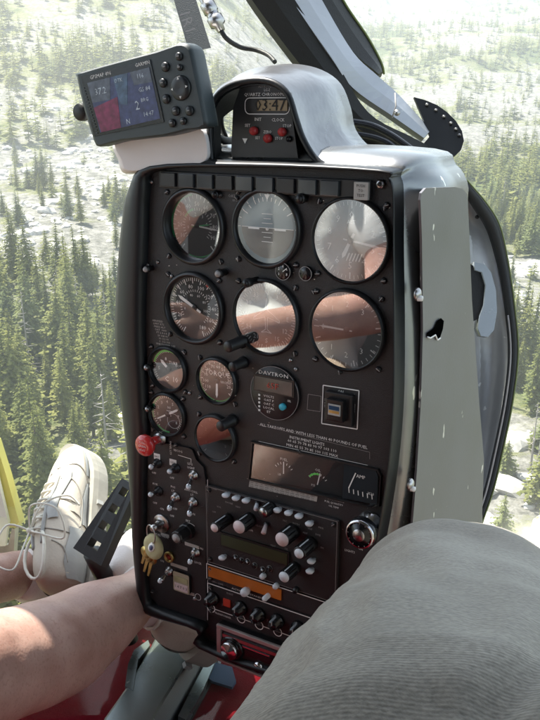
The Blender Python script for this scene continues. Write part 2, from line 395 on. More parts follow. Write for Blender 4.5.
# ---- housing
def off_loop(pts, d):
    n = len(pts); out = []
    for i in range(n):
        a = V2(pts[i - 1]); c = V2(pts[(i + 1) % n]); t = (c - a).normalized(); out.append((pts[i][0] - t.y * d * 1.0, pts[i][1] + t.x * d))
    return out
cen = (sum(p[0] for p in trim) / len(trim), sum(p[1] for p in trim) / len(trim))
def grow(pts, dr, dt, dl):   # move outline outward on the right / top, inward on the left
    out = []
    for i, p in enumerate(pts):
        n = off_loop(pts, 1)[i]; nx, ny = -(n[0] - p[0]), -(n[1] - p[1])
        if (p[0] - cen[0]) * nx + (p[1] - cen[1]) * ny < 0: nx, ny = -nx, -ny
        kx = dr if nx > 0 else dl; ky = dt
        out.append((p[0] + nx * kx, p[1] + ny * (ky if ny > 0 else 0)))
    return out
h1 = grow(trim, .004, .004, -.004); h2 = grow(trim, .009, .009, -.008); h3 = grow(trim, .012, .012, -.012)
def depth_at(v):
    T_ = [(-.45, -.270), (-.296, -.262), (-.185, -.220), (-.109, -.177), (.013, -.127), (.115, -.120), (.2, -.120)]
    for (a_, x_), (b_, y_) in zip(T_, T_[1:]):
        if v <= b_: return x_ + (y_ - x_) * max(0, (v - a_) / (b_ - a_))
    return -.12
b = B()
l1 = loop3(h1, -.014); l2 = loop3(h2, -.024); l3 = loop3(h3, -.040); 
SU0 = max(p.x for p in l3)
def side_clamp(loop, k):
    out = []
    for p in loop:
        t = max(0, min(1, (p.x - .06) / .05)) * max(0, min(1, (.150 - p.y) / .02)) * max(0, min(1, (p.y + .42) / .05)); out.append(Vector((p.x + (SU0 - p.x) * t * k, p.y, p.z - .014 * t * k)))
    return out
l2 = side_clamp(l2, .55); l3 = side_clamp(l3, 1.0)
l4 = [Vector((p.x, p.y, depth_at(p.y) * .5)) for p in l3]
l5 = [Vector((p.x, p.y, depth_at(p.y))) for p in l3]; l6 = [Vector((p.x * .97 + cen[0] * .03, p.y * .97 + cen[1] * .03, depth_at(p.y) - .012)) for p in l3]
l0 = [Vector((p.x, p.y, trim_w + .0005)) for p in loop3(grow(trim, -.003, -.003, -.01), 0)]
b.loft([l0, l1, l2, l3], 'silver'); b.loft([l3, l4, l5, l6], 'silver')
b.add(l6, [t for t in geometry.tessellate_polygon([[Vector((p.x, p.y, 0)) for p in l6]])], 'silver')
housing = part(b, 'housing', fix=True)
housing.data.materials.append(M('black_matte'))
for p_ in housing.data.polygons:
    if p_.center.x < -.09 and p_.center.z - OFF.z > -.1: p_.material_index = 1
# folded flange strip, rivets and the torn notch on the right side
SU = max(p.x for p in l3)
def side_pt(x, y, u=None):    # photo pixel on the plane of the right side -> panel coords
    u = SU + .0012 if u is None else u
    r = Vector(((x - 270) / FPX, (y - 360) / FPX, 1.0)); q = P0c + Uc * u
    p = r * (q.dot(Uc) / r.dot(Uc)) - P0c
    return Vector((u, p.dot(Vc), p.dot(Nc)))
b = B(); plate = [(420.5, 200), (421.5, 193), (426, 188), (455, 187), (463, 189), (467, 194), (467.8, 200), (472, 300), (479, 400), (484, 460), (482, 520), (474, 610), (405, 610), (413, 520), (417, 470), (421, 400), (423, 330), (422, 240)]
q1_ = [side_pt(x, y, SU + .0007) for x, y in plate]; q0 = [p - Vector((.0022, 0, 0)) for p in q1_]; n_ = len(q0)
b.add(q0 + q1_, [(i, (i + 1) % n_, (i + 1) % n_ + n_, i + n_) for i in range(n_)], 'silver_plate'); b.add(q1_, geometry.tessellate_polygon([[Vector((p.y, p.z, 0)) for p in q1_]]), 'silver_plate')
part(b, 'side_plate', label='flat scuffed grey side sheet', fix=True); SU += .0007
b = B()
notch = [(427, 333), (434, 328), (437, 321), (441, 318), (444, 321), (443, 329), (440, 338), (437, 340), (435, 335), (430, 338), (427, 337)]
vs = [side_pt(*p) for p in notch]; b.add(vs, geometry.tessellate_polygon([[Vector((p.y, p.z, 0)) for p in vs]]), 'void')
vs2 = [side_pt(x, y) + Vector((.0004, 0, 0)) for x, y in notch]
b.tube([vs2[i] for i in (10, 9, 8, 7, 6)], .0008, 'white_mark', 5)
part(b, 'torn_slot')
for (x, y) in ((416, 294), (409, 484)):
    b = B(); c = side_pt(x, y, SU - .001); b.lathe(c, [(.006, 0), (.006, .002), (.004, .004), (.0, .005)], 'steel', ax=(1, 0, 0), seg=12); b.lathe(c + Vector((.003, -.003, .002)), [(.003, 0), (.0025, .004), (0, .005)], 'white_mark', ax=(1, 0, 0), seg=7)
    part(b, 'fastener')

# ---- face plate with holes
GA = [  # name, px centre, bezel px half heights, glass ratio
    ('tachometer', (194, 226.5), .0395, .0345), ('attitude_indicator', (267.2, 228), .0395, .0345), ('altimeter', (351.5, 240.5), .0405, .0375),
    ('airspeed_indicator', (194.2, 308), .0390, .0340), ('heading_indicator', (266.6, 317), .0395, .0360), ('vertical_speed_indicator', (347.5, 329.8), .0402, .0372),
    ('temperature_gauge', (168.5, 369), .0268, .0228), ('torque_gauge', (217.5, 380.5), .0265, .0232), ('engine_speed_gauge', (168, 414), .0262, .0225), ('blank_gauge', (216.5, 437.5), .0272, .0245),
    ('clock_thermometer', (276.2, 392.3), .0285, .0)]
holes = []
for nm, c, rb, rg in GA:
    if rg: u, v = pp(*c); holes.append([Vector((u + (rg + .001) * math.cos(a * math.pi / 16), v + (rg + .001) * math.sin(a * math.pi / 16), 0)) for a in range(32)])
tg = [pp(*q) for q in ((254, 442.5), (378, 470), (381, 476), (379.5, 504), (373, 506.5), (250.5, 478))]
holes.append([Vector((p[0], p[1], 0)) for p in tg])
b = B()
outer = [Vector((p.x, p.y, 0)) for p in fl]
allp = [p for l in [outer] + holes for p in l]
tr = geometry.tessellate_polygon([outer] + holes)
b.add(allp, tr, 'panel_black')
def text_px(b, t, x, y, size, m='white_mark', rot=0, z=.0006, sx=1): u, v = pp(x, y); b.text(t, u, v, z, size, m, rot, sx)
def line_px(b, pts, w=.0009, m='white_mark', z=.0007, closed=False): b.pline([pp(*p) for p in pts], w, z, m, closed)
def screw(b, x, y, r=.0032, m='black', z=0, uv=None):
    u, v = uv if uv else pp(x, y); b.lathe((u, v, z), [(r, 0), (r, .0012), (r * .6, .002), (0, .0022)], m, seg=10)
    a = random.random() * 3; b.line((u - r * .8 * math.cos(a), v - r * .8 * math.sin(a)), (u + r * .8 * math.cos(a), v + r * .8 * math.sin(a)), r * .25, z + .0024, 'grey_mark')
for nm, c, rb, rg in GA:
    u, v = pp(*c); k = rb * .90
    if nm == 'clock_thermometer': continue
    for sx in (-1, 1):
        for sy in (-1, 1): screw(b, 0, 0, .0030, 'black', 0, (u + sx * k * .93, v + sy * k * .93))
for x, y in ((302, 192), (326, 206), (237, 198), (314, 292), (300, 452), (340, 372), (385, 208), (254, 300)): screw(b, x, y, .0025)
# screws chipped bright
for x, y in ((238, 259), (172, 276), (190, 393), (235, 395), (148, 265), (296, 369), (291, 360), (158, 262), (152, 182), (186, 456)): screw(b, x, y, .0020, 'steel')
# placards and lettering
for i in range(9): text_px(b, ['AIRSPEED', 'LIMIT KTS', 'PRESS ALT', 'OAT  1000', 'FT 2 4 6 8', '20 108 96', '10 112 99', '0  116 103', 'VNE POWER OFF'][i], 158 + i * 1.0, 321 + i * 3.0, .0030, 'light_placard', sx=1.15)
text_px(b, 'OAT', 232, 196, .004, 'grey_mark'); text_px(b, 'XMTR', 236, 200.5, .003, 'grey_mark')
text_px(b, 'ALL TAKEOFFS AND WITH LESS THAN 40 POUNDS OF FUEL', 312, 435.5, .00440, 'white_mark', sx=1.04)
text_px(b, 'INSTRUMENT LIGHTS', 307, 440.6, .0042, 'white_mark')
line_px(b, [(258, 424), (370, 452), (370, 459)], .0003, 'grey_mark')
line_px(b, [(259, 441), (368, 465)], .0004)
for k, t in enumerate(('60 65 70 78 83 90 97 103 110', 'MIN 45 55 70 85 100 115 MAX')):
    text_px(b, t, 312, 445.6 + k * 4.6, .0040, 'white_mark', sx=1.15)
for i, t in enumerate(('30', '55', '78', '102', 'M')): text_px(b, t, 276 + i * 20, 445.5 + i * 4.6, .0001)
# placard under the triple gauge
pl = [pp(*q) for q in ((250, 479.5), (318, 495), (317, 501.5), (249, 486.5))]
b.add([(*p, .0006) for p in pl], [(3, 2, 1, 0)], 'light_placard')
for i in range(3):
    for j in range(13): 
        x = 252 + j * 5.1; text_px(b, random.choice(['AMP', 'OIL', 'PSI', 'FUEL', 'LB', 'TEMP', 'MAX']), x, 482.0 + i * 2.1 + j * 1.16, .0021, 'black_matte', z=.0011, sx=1.1)
for i, t in enumerate(('GENERATOR LOAD', 'FUEL QUANTITY', 'OIL TEMP')): text_px(b, t, 334, 499.5 + i * 3.6, .0028, 'white_mark')
# round the square switch
line_px(b, [(323.5, 385), (359.3, 390.5), (357.5, 429), (322, 423.3)], .0011, closed=True)
line_px(b, [(308.5, 394), (321.5, 396), (320.5, 411.5), (307.5, 409.5)], .0004, 'grey_mark', closed=True)
text_px(b, 'ON', 341, 391.5, .0040); text_px(b, 'ENTER', 339.5, 423, .0034); text_px(b, 'SELECT', 326, 403, .0030, rot=R(90)); text_px(b, 'FUNC', 354.5, 408, .0030, rot=R(90))
text_px(b, 'LIGHTS', 350, 551, .0035, rot=R(0)); text_px(b, 'ON', 361, 549, .003)
rc = random.Random(21)
for _ in range(90):
    u_, v_ = rc.uniform(-.13, .13), rc.uniform(-.36, .135); s_ = rc.uniform(.0003, .0008)
    if any((u_ - pp(*c)[0]) ** 2 + (v_ - pp(*c)[1]) ** 2 < rb ** 2 for nm, c, rb, rg in GA): continue
    b.line((u_ - s_, v_), (u_ + s_, v_ + rc.uniform(-s_, s_)), s_, .0005, 'steel')
part(b, 'panel_face')
# second plate edge line
# ---- annunciator row
b = B()
u0, v1 = pp(161, 170.5); u1, _ = pp(373, 176); _, v0 = pp(161, 187)
b.box(((u0 + u1) / 2, (v0 + v1) / 2, .002), (u1 - u0, v1 - v0, .004), 'black', bev=.0008)
row = part(b, 'warning_light_row')
xs = [168, 188.5, 208, 228, 248.5, 270, 291, 313, 336]
for i in range(10):
    b = B()
    if i < 9:
        ua = u0 + .004 + i * (u1 - u0 - .030) / 9; ub = ua + (u1 - u0 - .030) / 9 - .0045
        b.box(((ua + ub) / 2, (v0 + v1) / 2, .005), (ub - ua, (v1 - v0) * .82, .004), 'dark_glass' if i % 3 else 'black', bev=.0006)
        part(b, 'warning_light', row)
    else:
        ua, va = pp(357.5, 173.5); ub, vb = pp(371.5, 190); b.box(((ua + ub) / 2, (v0 + v1) / 2 - .001, .005), (ub - ua, (v1 - v0) * .95, .004), 'light_placard', bev=.0006)
        for k, t in enumerate(('PUSH', 'TO', 'TEST')): b.text(t, (ua + ub) / 2, (v0 + v1) / 2 + .0035 - k * .0042, .0073, .0036, 'black_matte')
        part(b, 'warning_light', row, label='pale press to test light')
b = B(); u, v = pp(381, 184); b.lathe((u, v, 0), [(.0045, 0), (.0045, .002), (.003, .003), (0, .003)], 'steel', seg=6); b.lathe((u, v, .003), [(.002, 0), (.002, .001)], 'black', seg=8); part(b, 'mounting_bolt')

# ---- gauges
def ang(d): return R(90 - d)      # clock angle, degrees from 12 clockwise
def gauge(i, recess=.003, soft=False, extra=None, needles=(), dialmat='dial_black', ticks=(), nums=(), arcs=()):
    nm, c, rb, rg = GA[i]; u, v = pp(*c); zt = .006; zd = zt - recess - .003
    b = B()
    b.ring((0, 0, 0), [(rb, 0), (rb, .0035), (rb - .0015, .0055), (rb - .003, zt), (rg + .0018, zt), (rg, zt - .0015), (rg, zd)], 'black', seg=56)
    g = part(b, nm, at=(u, v, 0))
    b = B(); b.ring((0, 0, 0), [(1e-5, zd), (rg, zd)], dialmat, seg=48)
    z = zd + .0003
    for a0, a1, n, r0, r1, wd in ticks:
        for k in range(n):
            a = ang(a0 + (a1 - a0) * k / max(1, n - 1)); b.line((r0 * rg * math.cos(a), r0 * rg * math.sin(a)), (r1 * rg * math.cos(a), r1 * rg * math.sin(a)), wd, z, 'white_mark')
    for a, t, r, s in nums: a = ang(a); b.text(t, r * rg * math.cos(a), r * rg * math.sin(a), z, s, 'white_mark')
    for a0, a1, r, wd, m in arcs: b.arc((0, 0), r * rg, wd, ang(a0), ang(a1), z + .0002, m)
    if extra: extra(b, rg, z + .0002)
    d = b.done('dial', g)
    for a, ln, tail, wd, m in needles:
        b = B(); a = ang(a); dx, dy = math.cos(a), math.sin(a); nx, ny = -dy, dx
        pts = [(-dx * tail * rg + nx * wd * .6, -dy * tail * rg + ny * wd * .6), (-dx * tail * rg - nx * wd * .6, -dy * tail * rg - ny * wd * .6), (dx * ln * rg * .8 - nx * wd, dy * ln * rg * .8 - ny * wd), (dx * ln * rg, dy * ln * rg), (dx * ln * rg * .8 + nx * wd, dy * ln * rg * .8 + ny * wd)]
        b.prism([p for p in pts], z + .0006, z + .0011, m); b.lathe((0, 0, z + .0005), [(.0035, 0), (.003, .001), (0, .0012)], 'dial_black', seg=12)
        b.done('needle', g)
    b = B(); b.ring((0, 0, 0), [(1e-5, zt - recess), (rg, zt - recess)], 'gauge_glass_bright' if i == 9 else 'gauge_glass_soft' if soft else 'gauge_glass', seg=48); b.done('glass', g)
    return g
gauge(0, .009, ticks=((-140, 140, 29, .80, .92, .0009), (-140, 140, 8, .74, .92, .0013), (-130, 130, 27, .45, .54, .0006)),
      nums=[(-120 + 30 * k, str(k * 10 + 10), .64, .0065) for k in range(9)] + [(-100 + 45 * k, str(k), .34, .005) for k in range(5)],
      arcs=((-115, -10, .93, .0022, 'green_mark'), (-60, -15, .50, .002, 'green_mark'), (120, 200, .93, .0015, 'green_mark')), needles=((96, .8, .2, .0009, 'white_mark'), (82, .5, .2, .0007, 'green_mark')))
def att(b, rg, z):
    pts = [(rg * .86 * math.cos(R(a)), rg * .86 * math.sin(R(a))) for a in range(0, 181, 12)]
    b.prism(pts, z, z + .0002, 'dial_sky'); b.prism([(p[0], -p[1]) for p in pts][::-1], z, z + .0002, 'dial_brown')
    for k in range(-3, 4):
        if k: b.line((-rg * (.12 + .06 * (k % 2)), k * rg * .13), (rg * (.12 + .06 * (k % 2)), k * rg * .13), .0006, z + .0006, 'white_mark')
    b.line((-rg * .85, 0), (rg * .85, 0), .0006, z + .0006, 'white_mark')
    for s in (-1, 1): b.line((s * rg * .25, -.001), (s * rg * .62, -.001), .0016, z + .0012, 'white_mark')
    b.lathe((0, -.001, z), [(.0016, 0), (.0016, .001)], 'white_mark', seg=8)
    for a in (-60, -45, -30, -20, -10, 0, 10, 20, 30, 45, 60): t = ang(a); b.line((rg * .74 * math.cos(t), rg * .74 * math.sin(t)), (rg * (.86 if a % 30 else .92) * math.cos(t), rg * (.86 if a % 30 else .92) * math.sin(t)), .0009, z + .0009, 'white_mark')
    b.prism([(-.003, rg * .93), (.003, rg * .93), (0, rg * .78)], z, z + .0012, 'white_mark')
gauge(1, .004, soft=True, extra=att, dialmat='dial_blue', ticks=((-90, 90, 13, .90, .98, .0008),))
def altx(b, rg, z):
    b.box((rg * .1, -rg * .42, z), (.014, .007, .0006), 'black')
    for k in range(5): b.line((-rg * .10 + k * .0032, -rg * .50), (-rg * .02 + k * .0032, -rg * .30), .0012, z + .0006, 'white_mark')
    b.text('ALT', 0, rg * .45, z, .005, 'white_mark')
gauge(2, .002, extra=altx, ticks=((0, 352.8, 50, .86, .95, .0007), (0, 324, 10, .78, .95, .0013)), nums=[(36 * k, str(k), .62, .0095) for k in range(10)],
      needles=((98, .82, .2, .0011, 'white_mark'), (206, .5, .2, .0018, 'white_mark')))
gauge(3, .005, soft=True, dialmat='dial_black', ticks=((-150, 160, 63, .84, .94, .0007), (-150, 160, 16, .76, .94, .0011), (-120, 140, 31, .50, .57, .0006)),
      nums=[(-150 + 34 * k, str(20 * k), .66, .0060) for k in range(1, 10)] + [(-100 + 40 * k, str(k * 20), .40, .0042) for k in range(6)], arcs=((30, 36, .9, .004, 'red_mark'),), needles=((-62, .72, .25, .0018, 'white_mark'),))
def hsi(b, rg, z):
    b.pline([(0, rg * .55), (-.0015, rg * .2), (-rg * .42, -rg * .05), (-rg * .42, -rg * .12), (-.0015, rg * .0), (-.001, -rg * .35), (-rg * .17, -rg * .45), (0, -rg * .42), (rg * .17, -rg * .45), (.001, -rg * .35), (.0015, 0), (rg * .42, -rg * .12), (rg * .42, -rg * .05), (.0015, rg * .2)], .0007, z, 'white_mark', True)
    for k in (45, -45, 135, -135): a = ang(k); b.prism([(rg * .99 * math.cos(a - .05), rg * .99 * math.sin(a - .05)), (rg * .99 * math.cos(a + .05), rg * .99 * math.sin(a + .05)), (rg * .92 * math.cos(a), rg * .92 * math.sin(a))], z, z + .0004, 'white_mark')
gauge(4, .003, extra=hsi, ticks=((0, 355, 72, .84, .92, .0006), (0, 350, 36, .80, .92, .0009)), nums=[(30 * k, ['N', '3', '6', 'E', '12', '15', 'S', '21', '24', 'W', '30', '33'][k], .68, .0068) for k in range(12)])
gauge(5, .002, ticks=((-90, 250, 35, .86, .95, .0007), (-90, 250, 9, .8, .95, .0012)), nums=[(270, '0', .68, .008), (320, '1', .66, .008), (0, '2', .66, .008), (40, '3', .66, .008), (140, '3', .66, .008), (180, '2', .66, .008), (220, '1', .66, .008)], needles=((272, .80, .15, .0010, 'white_mark'),))
gauge(6, .004, soft=True, ticks=((-130, 0, 20, .80, .93, .0007),), nums=((-20, '8', .5, .0055), (40, 'TURB', .42, .0048), (70, 'OUT', .62, .004), (195, 'C', .55, .0080), (145, '10', .62, .0085), (-95, '5', .6, .0055)),
      arcs=((-75, 40, .90, .0024, 'green_bright'), (40, 48, .9, .003, 'red_mark')), needles=((-48, .62, .0, .0018, 'white_mark'),))
gauge(7, .003, soft=True, ticks=((-130, 130, 53, .86, .95, .0006), (-130, 130, 14, .80, .95, .001)), nums=[(-125 + 26 * k, str(110 - 10 * k), .66, .0052) for k in range(0, 10)] + [(0, 'TORQUE', .32, .0080)] + [(95, 'PERCENT', .45, .0035)],
      arcs=((-170, -60, .98, .0016, 'green_mark'), (120, 185, .98, .0016, 'green_mark'), (-10, 0, .95, .002, 'red_mark')), needles=((181, .84, .1, .0014, 'white_mark'),))
def twin(b, rg, z):
    for k, t in enumerate(('N1', 'RPM', 'x10')): b.text(t, rg * .1, rg * (.35 - .2 * k), z, .004, 'white_mark')
    b.arc((rg * .35, -rg * .3), rg * .38, .0004, 0, 6.28, z, 'white_mark')
gauge(8, .003, soft=True, extra=twin, ticks=((-140, 140, 36, .82, .93, .0007),), nums=[(-130 + 32 * k, str(k), .64, .0050) for k in range(9)], arcs=((-110, -30, .94, .0022, 'green_mark'), (175, 225, .94, .002, 'green_mark')), needles=((62, .78, .72, .0013, 'white_mark'),))
gauge(9, .0015, ticks=((-140, 140, 8, .80, .93, .0009),), nums=[(-120 + 60 * k, str(k * 2), .6, .005) for k in range(5)])
# digital clock thermometer
nm, c, rb, rg = GA[10]; u, v = pp(*c); b = B()
b.lathe((0, 0, 0), [(rb, 0), (rb, .003), (rb - .001, .0038), (0, .0038)], 'black', seg=48); b.arc((0, 0), rb - .0004, .0004, 0, 6.283, .0042, 'grey_mark', 48)
b.text('DAVTRON', -.001, rb * .70, .0042, .0056, 'white_mark', sx=1.3)
for k, t in enumerate(('VOLTS', 'OAT F', 'OAT C', 'LOCAL', 'ET')):
    b.text(t, -rb * .22, -rb * (.16 + .145 * k), .0042, .0035, 'white_mark', sx=1.2); b.box((-rb * .62, -rb * (.16 + .145 * k), .0042), (.002, .002, .0006), 'white_mark')
b.text('SEL', rb * .62, -rb * .18, .0042, .003, 'white_mark')
g = part(b, nm, at=(u, v, 0))
b = B(); b.box((0, rb * .30, .0045), (rb * 1.66, rb * .62, .0016), 'black'); b.box((0, rb * .30, .0056), (rb * 1.54, rb * .50, .0008), 'dark_glass'); b.text('65F', -rb * .02, rb * .28, .0066, .0090, 'red_led', sx=1.1); b.done('display', g)
b = B(); b.lathe((rb * .38, -rb * .42, .0038), [(.0036, 0), (.0036, .003), (.003, .0038), (0, .004)], 'cyan_button', seg=16); b.done('button', g)
# small round items between the rows
for (x, y, r, txt) in ((285, 271, .0085, 1), (307.5, 273, .0070, 0)):
    b = B(); u, v = pp(x, y); b.lathe((0, 0, 0), [(r, 0), (r, .003), (r * .9, .004), (0, .004)], 'black_gloss', seg=28); b.arc((0, 0), r * .96, .0005, 0, 6.283, .0045, 'grey_mark')
    if txt:
        for k in range(5): a = ang(-120 + 60 * k); b.text('%d' % (k * 2), r * .6 * math.cos(a), r * .6 * math.sin(a), .0045, .0040, 'white_mark')
        b.line((0, 0), (r * .5, r * .4), .0008, .0046, 'white_mark')
    part(b, 'small_gauge', at=(u, v, 0))
# square push switch
b = B(); u, v = pp(341, 407.5); b.box((0, 0, .003), (.030, .032, .006), 'black', bev=.001); g = part(b, 'selector_switch', at=(u, v, 0))
b = B(); b.box((-.001, 0, .008), (.019, .022, .008), 'black_gloss', bev=.001); b.box((-.001, .001, .0124), (.013, .011, .0012), 'light_placard'); b.box((-.001, .003, .0131), (.011, .004, .0008), 'blue_cloth'); b.box((-.001, -.001, .0131), (.011, .0025, .0008), 'brass'); b.done('push_button', g)
# triple strip gauge
zc = -.006
b = B(); fr = [Vector((*p, 0)) for p in tg]; k_ = sum((Vector(p) for p in fr), Vector()) / len(fr)
b.loft([[Vector((q.x + (q.x - k_.x) * .03, q.y + (q.y - k_.y) * .10, .0)) for q in fr], [Vector((q.x + (q.x - k_.x) * .02, q.y + (q.y - k_.y) * .08, .003)) for q in fr], [Vector((q.x, q.y, .003)) for q in fr], [Vector((q.x, q.y, zc)) for q in fr]], 'black', smooth=False)
b.add([(p.x, p.y, zc) for p in fr], [tuple(range(len(fr)))[::-1]], 'dial_black')
def fan(b, cx, cy, s, t1, t2, needle, m='white_mark', arcm=None):
    for k in range(7): a = ang(-54 + 18 * k); b.line((cx + s * .8 * math.cos(a), cy + s * .8 * math.sin(a)), (cx + s * math.cos(a), cy + s * math.sin(a)), .0008, zc + .0004, m)
    b.text(t1, cx, cy + s * 1.22, zc + .0004, .0042, m); b.text(t2, cx - s * .4, cy - s * .15, zc + .0004, .0036, m); a = ang(needle); b.line((cx, cy), (cx + s * 1.05 * math.cos(a), cy + s * 1.05 * math.sin(a)), .0012, zc + .0008, m)
    if arcm: b.arc((cx, cy), s * .9, .002, ang(-54), ang(10), zc + .0006, arcm)
for (x, y, t1, t2, nd, am) in ((281, 472, 'FUEL', 'LB', 0, None), (315, 483, 'OIL', 'PSI', 12, 'green_bright'), (355, 492, 'AMP', 'LOAD', 25, None)):
    uu, vv = pp(x, y); fan(b, uu, vv - .004, .013, t1, t2, nd, arcm=am)
g = part(b, 'engine_strip_gauge')
b = B(); b.add([(p.x, p.y, .001) for p in fr], [tuple(range(len(fr)))[::-1]], 'gauge_glass_soft'); q = [pp(*a) for a in ((345.5, 462.5), (377, 469.8), (379, 476), (378, 504), (343, 497))]
b2 = B(); b2.prism([p for p in q], .0016, .0024, 'dark_glass'); b2.text('AMP', *pp(362, 476), .0028, .005, 'white_mark')
for k in range(6): uu, vv = pp(350 + 4.6 * k, 487 + 1.3 * k); b2.line((uu, vv), (uu + .0006, vv - .005), .0009, .0028, 'white_mark')
b2.line(pp(350, 487), pp(357, 472), .0012, .003, 'white_mark'); b2.text('X10', *pp(372, 493), .0028, .004, 'white_mark')
part(b, 'glass', g); part(b2, 'meter_window', g)

# ---- protruding knobs and post lights: (base px, length m, radius)
def axial(b, u, v, prof, m, seg=18, tip=None, z=0):
    b.lathe((u, v, z), prof, m, seg=seg)
for nm, x, y, L_, r, tipm in (('post_light', 152, 268, .010, .004, 'grey_mark'), ('post_light', 225, 272, .012, .0045, 'grey_mark'), ('post_light', 257, 280, .020, .0045, 'black'), ('post_light', 151, 366, .008, .004, 'steel'),
                              ('post_light', 152, 407, .008, .004, 'steel'), ('post_light', 305, 198, .010, .005, 'black'), ('post_light', 218, 194, .006, .004, 'black')):
    b = B(); u, v = pp(x, y); b.lathe((0, 0, 0), [(r * .8, 0), (r * .8, L_ * .6), (r, L_ * .62), (r, L_), (r * .7, L_ + .001), (0, L_ + .001)], 'black' if tipm == 'black' else 'black', seg=14); b.lathe((0, 0, L_ + .0005), [(r * .8, 0), (r * .6, .002), (0, .0025)], tipm, seg=12); part(b, nm, at=(u, v, 0))
for x, y, L_, r in ((243, 341, .028, .0062), (244, 362, .022, .0055), (233, 420, .024, .0060)):
    b = B(); u, v = pp(x, y); b.lathe((0, 0, 0), [(r * 1.15, 0), (r * 1.15, .004), (r * .95, .005), (r * .95, L_ - .001), (r * .8, L_), (0, L_ + .0003)], 'black', seg=18); part(b, 'adjusting_knob', at=(u, v, 0))

# ---- red push-pull knob
b = B(); u, v = pp(162, 437); b.lathe((0, 0, 0), [(.0085, 0), (.0085, .005), (.0065, .006), (.0065, .008)], 'steel', seg=20); b.tube([(0, 0, .006), (0, 0, .022)], .0048, 'red_knob', 14)
g = part(b, 'pull_knob', at=(u, v, 0), label='red mushroom pull knob')
b = B(); b.lathe((0, 0, .020), [(.005, 0), (.0115, .006), (.0125, .010), (.0117, .0125), (.006, .0142), (0, .0145)], 'red_knob', seg=28)
for k, t in enumerate(('PULL', 'CABIN', 'HEAT')): b.text(t, 0, .005 - .0045 * k, .0351, .0038, 'pink_knob')
b.done('knob_head', g)

# ---- left switch panel (raised plate)
sw_px = [(150, 443), (160, 441), (190, 447), (194, 449), (198, 459), (205, 466), (207.5, 480), (207.5, 560), (208, 620), (160, 604), (151, 594), (149, 540), (149, 490)]
b = B(); swp = [(p.x, p.y) for p in [Vector((*pp(*q), 0)) for q in sw_px]]
b.prism(swp, .0005, .0035, 'panel_black', 'black')
ZS = .0040
def sx_text(t, x, y, s=.0036, m='white_mark', rot=0): u, v = pp(x, y, ZS); b.text(t, u, v, ZS, s, m, rot)
for x, y in ((178, 444), (197, 597), (155, 590)): u, v = pp(x, y); screw(b, 0, 0, .0025, 'steel' if x > 190 else 'black', .0035, (u, v))
sx_text('PANEL LTS', 170.5, 448, .0034, rot=R(-90)); sx_text('RECOG', 178, 451, .0036); b.pline([pp(178, 455, ZS), pp(191, 459, ZS), pp(191, 463, ZS)], .0006, ZS, 'white_mark')
for x, y, w_, h_ in ((157, 456.5, .0085, .007), (173, 462.5, .0095, .0075)):
    u, v = pp(x, y, ZS); b.box((u, v, ZS), (w_, h_, .0006), 'white_mark'); b.text('BAT' if x < 160 else 'GEN', u, v, ZS + .0005, .0036, 'black_matte')
for t, x, y in (('OFF', 154, 473), ('OFF', 172, 478), ('LDG', 190, 464), ('LIGHT', 191, 468), ('ANTI COLL', 191, 491), ('LT', 192, 495), ('AUX', 155, 484), ('OFF', 155, 503), ('POS', 173, 487), ('LT', 173, 491), ('OFF', 175, 509), ('OFF', 172, 516), ('ON', 162, 509), ('ON', 193, 514), ('BRT', 188, 521), ('FUEL VALVE', 162, 536), ('HOURS', 199, 548), ('LOCK', 198, 563), ('ON', 162, 561)):
    sx_text(t, x, y)
for (x, y, w_, h_, rr) in ((192, 545.5, .020, .004, -2), (179, 566.5, .024, .004, 0), (186, 592, .024, .0035, 0)):
    u, v = pp(x, y, ZS); b.box((u, v, ZS), (w_, h_, .0006), 'light_placard')
u, v = pp(165, 535, ZS); b.box((u, v, ZS), (.012, .0035, .0006), 'light_placard')
b.arc(pp(190, 534, ZS), .0135, .0005, R(60), R(140), ZS, 'white_mark', 10)
b.arc(pp(198, 597, ZS), .004, .0006, 0, 6.28, ZS, 'white_mark', 16)
b.quad(*[(*pp(x, y, ZS), ZS) for x, y in ((208, 479), (207, 480), (207, 620), (208, 620))], 'grey_mark')
swpanel = part(b, 'switch_panel')
def toggle(x, y, tx, ty, m='chrome', dark=False):
    u, v = pp(x, y, .0035); b = B(); b.lathe((0, 0, .0035), [(.0060, 0), (.0060, .0015), (.0042, .002), (.0042, .005), (.0026, .0055), (0, .0055)], 'black' if dark else 'steel', seg=14)
    wl = .022; tu, tv = pp(tx, ty, wl)
    t = Vector((tu - u, tv - v, wl)); s = Vector((0, 0, .007)); b.tube([s, s.lerp(t, .5), s.lerp(t, .85), t], [.0018, .0024, .0032, .0030], m, 12)
    b.lathe(t, [(.0030, 0), (.0022, .0020), (0, .0028)], 'white_knob', ax=(t - s).normalized(), seg=10)
    o = part(b, 'toggle_switch', swpanel, (u, v, 0)); return o
toggle(158, 463, 151, 467, dark=True); toggle(176, 468, 169.5, 471.5, dark=True); toggle(194, 475, 188.5, 487)
toggle(159, 491, 150.5, 494.5, dark=True); toggle(176, 497, 169.5, 508.5); toggle(193.5, 502, 189.5, 514)
toggle(170, 571, 160, 581); toggle(196, 552, 190, 562)
b = B(); u, v = pp(163.5, 522); b.lathe((0, 0, .0035), [(.0115, 0), (.0115, .0015), (.0105, .0022), (.0060, .0022), (.0055, .003), (.0055, .006), (.0050, .0065), (0, .0065)], 'steel', seg=28); b.box((0, 0, .0103), (.0012, .006, .0006), 'red_mark'); part(b, 'key_lock', swpanel, (u, v, 0))
b = B(); u, v = pp(190, 529); b.lathe((0, 0, .0035), [(.0100, 0), (.0100, .006), (.0085, .007), (.0080, .021), (.0070, .0225), (0, .0225)], 'black', seg=10, smooth=False)
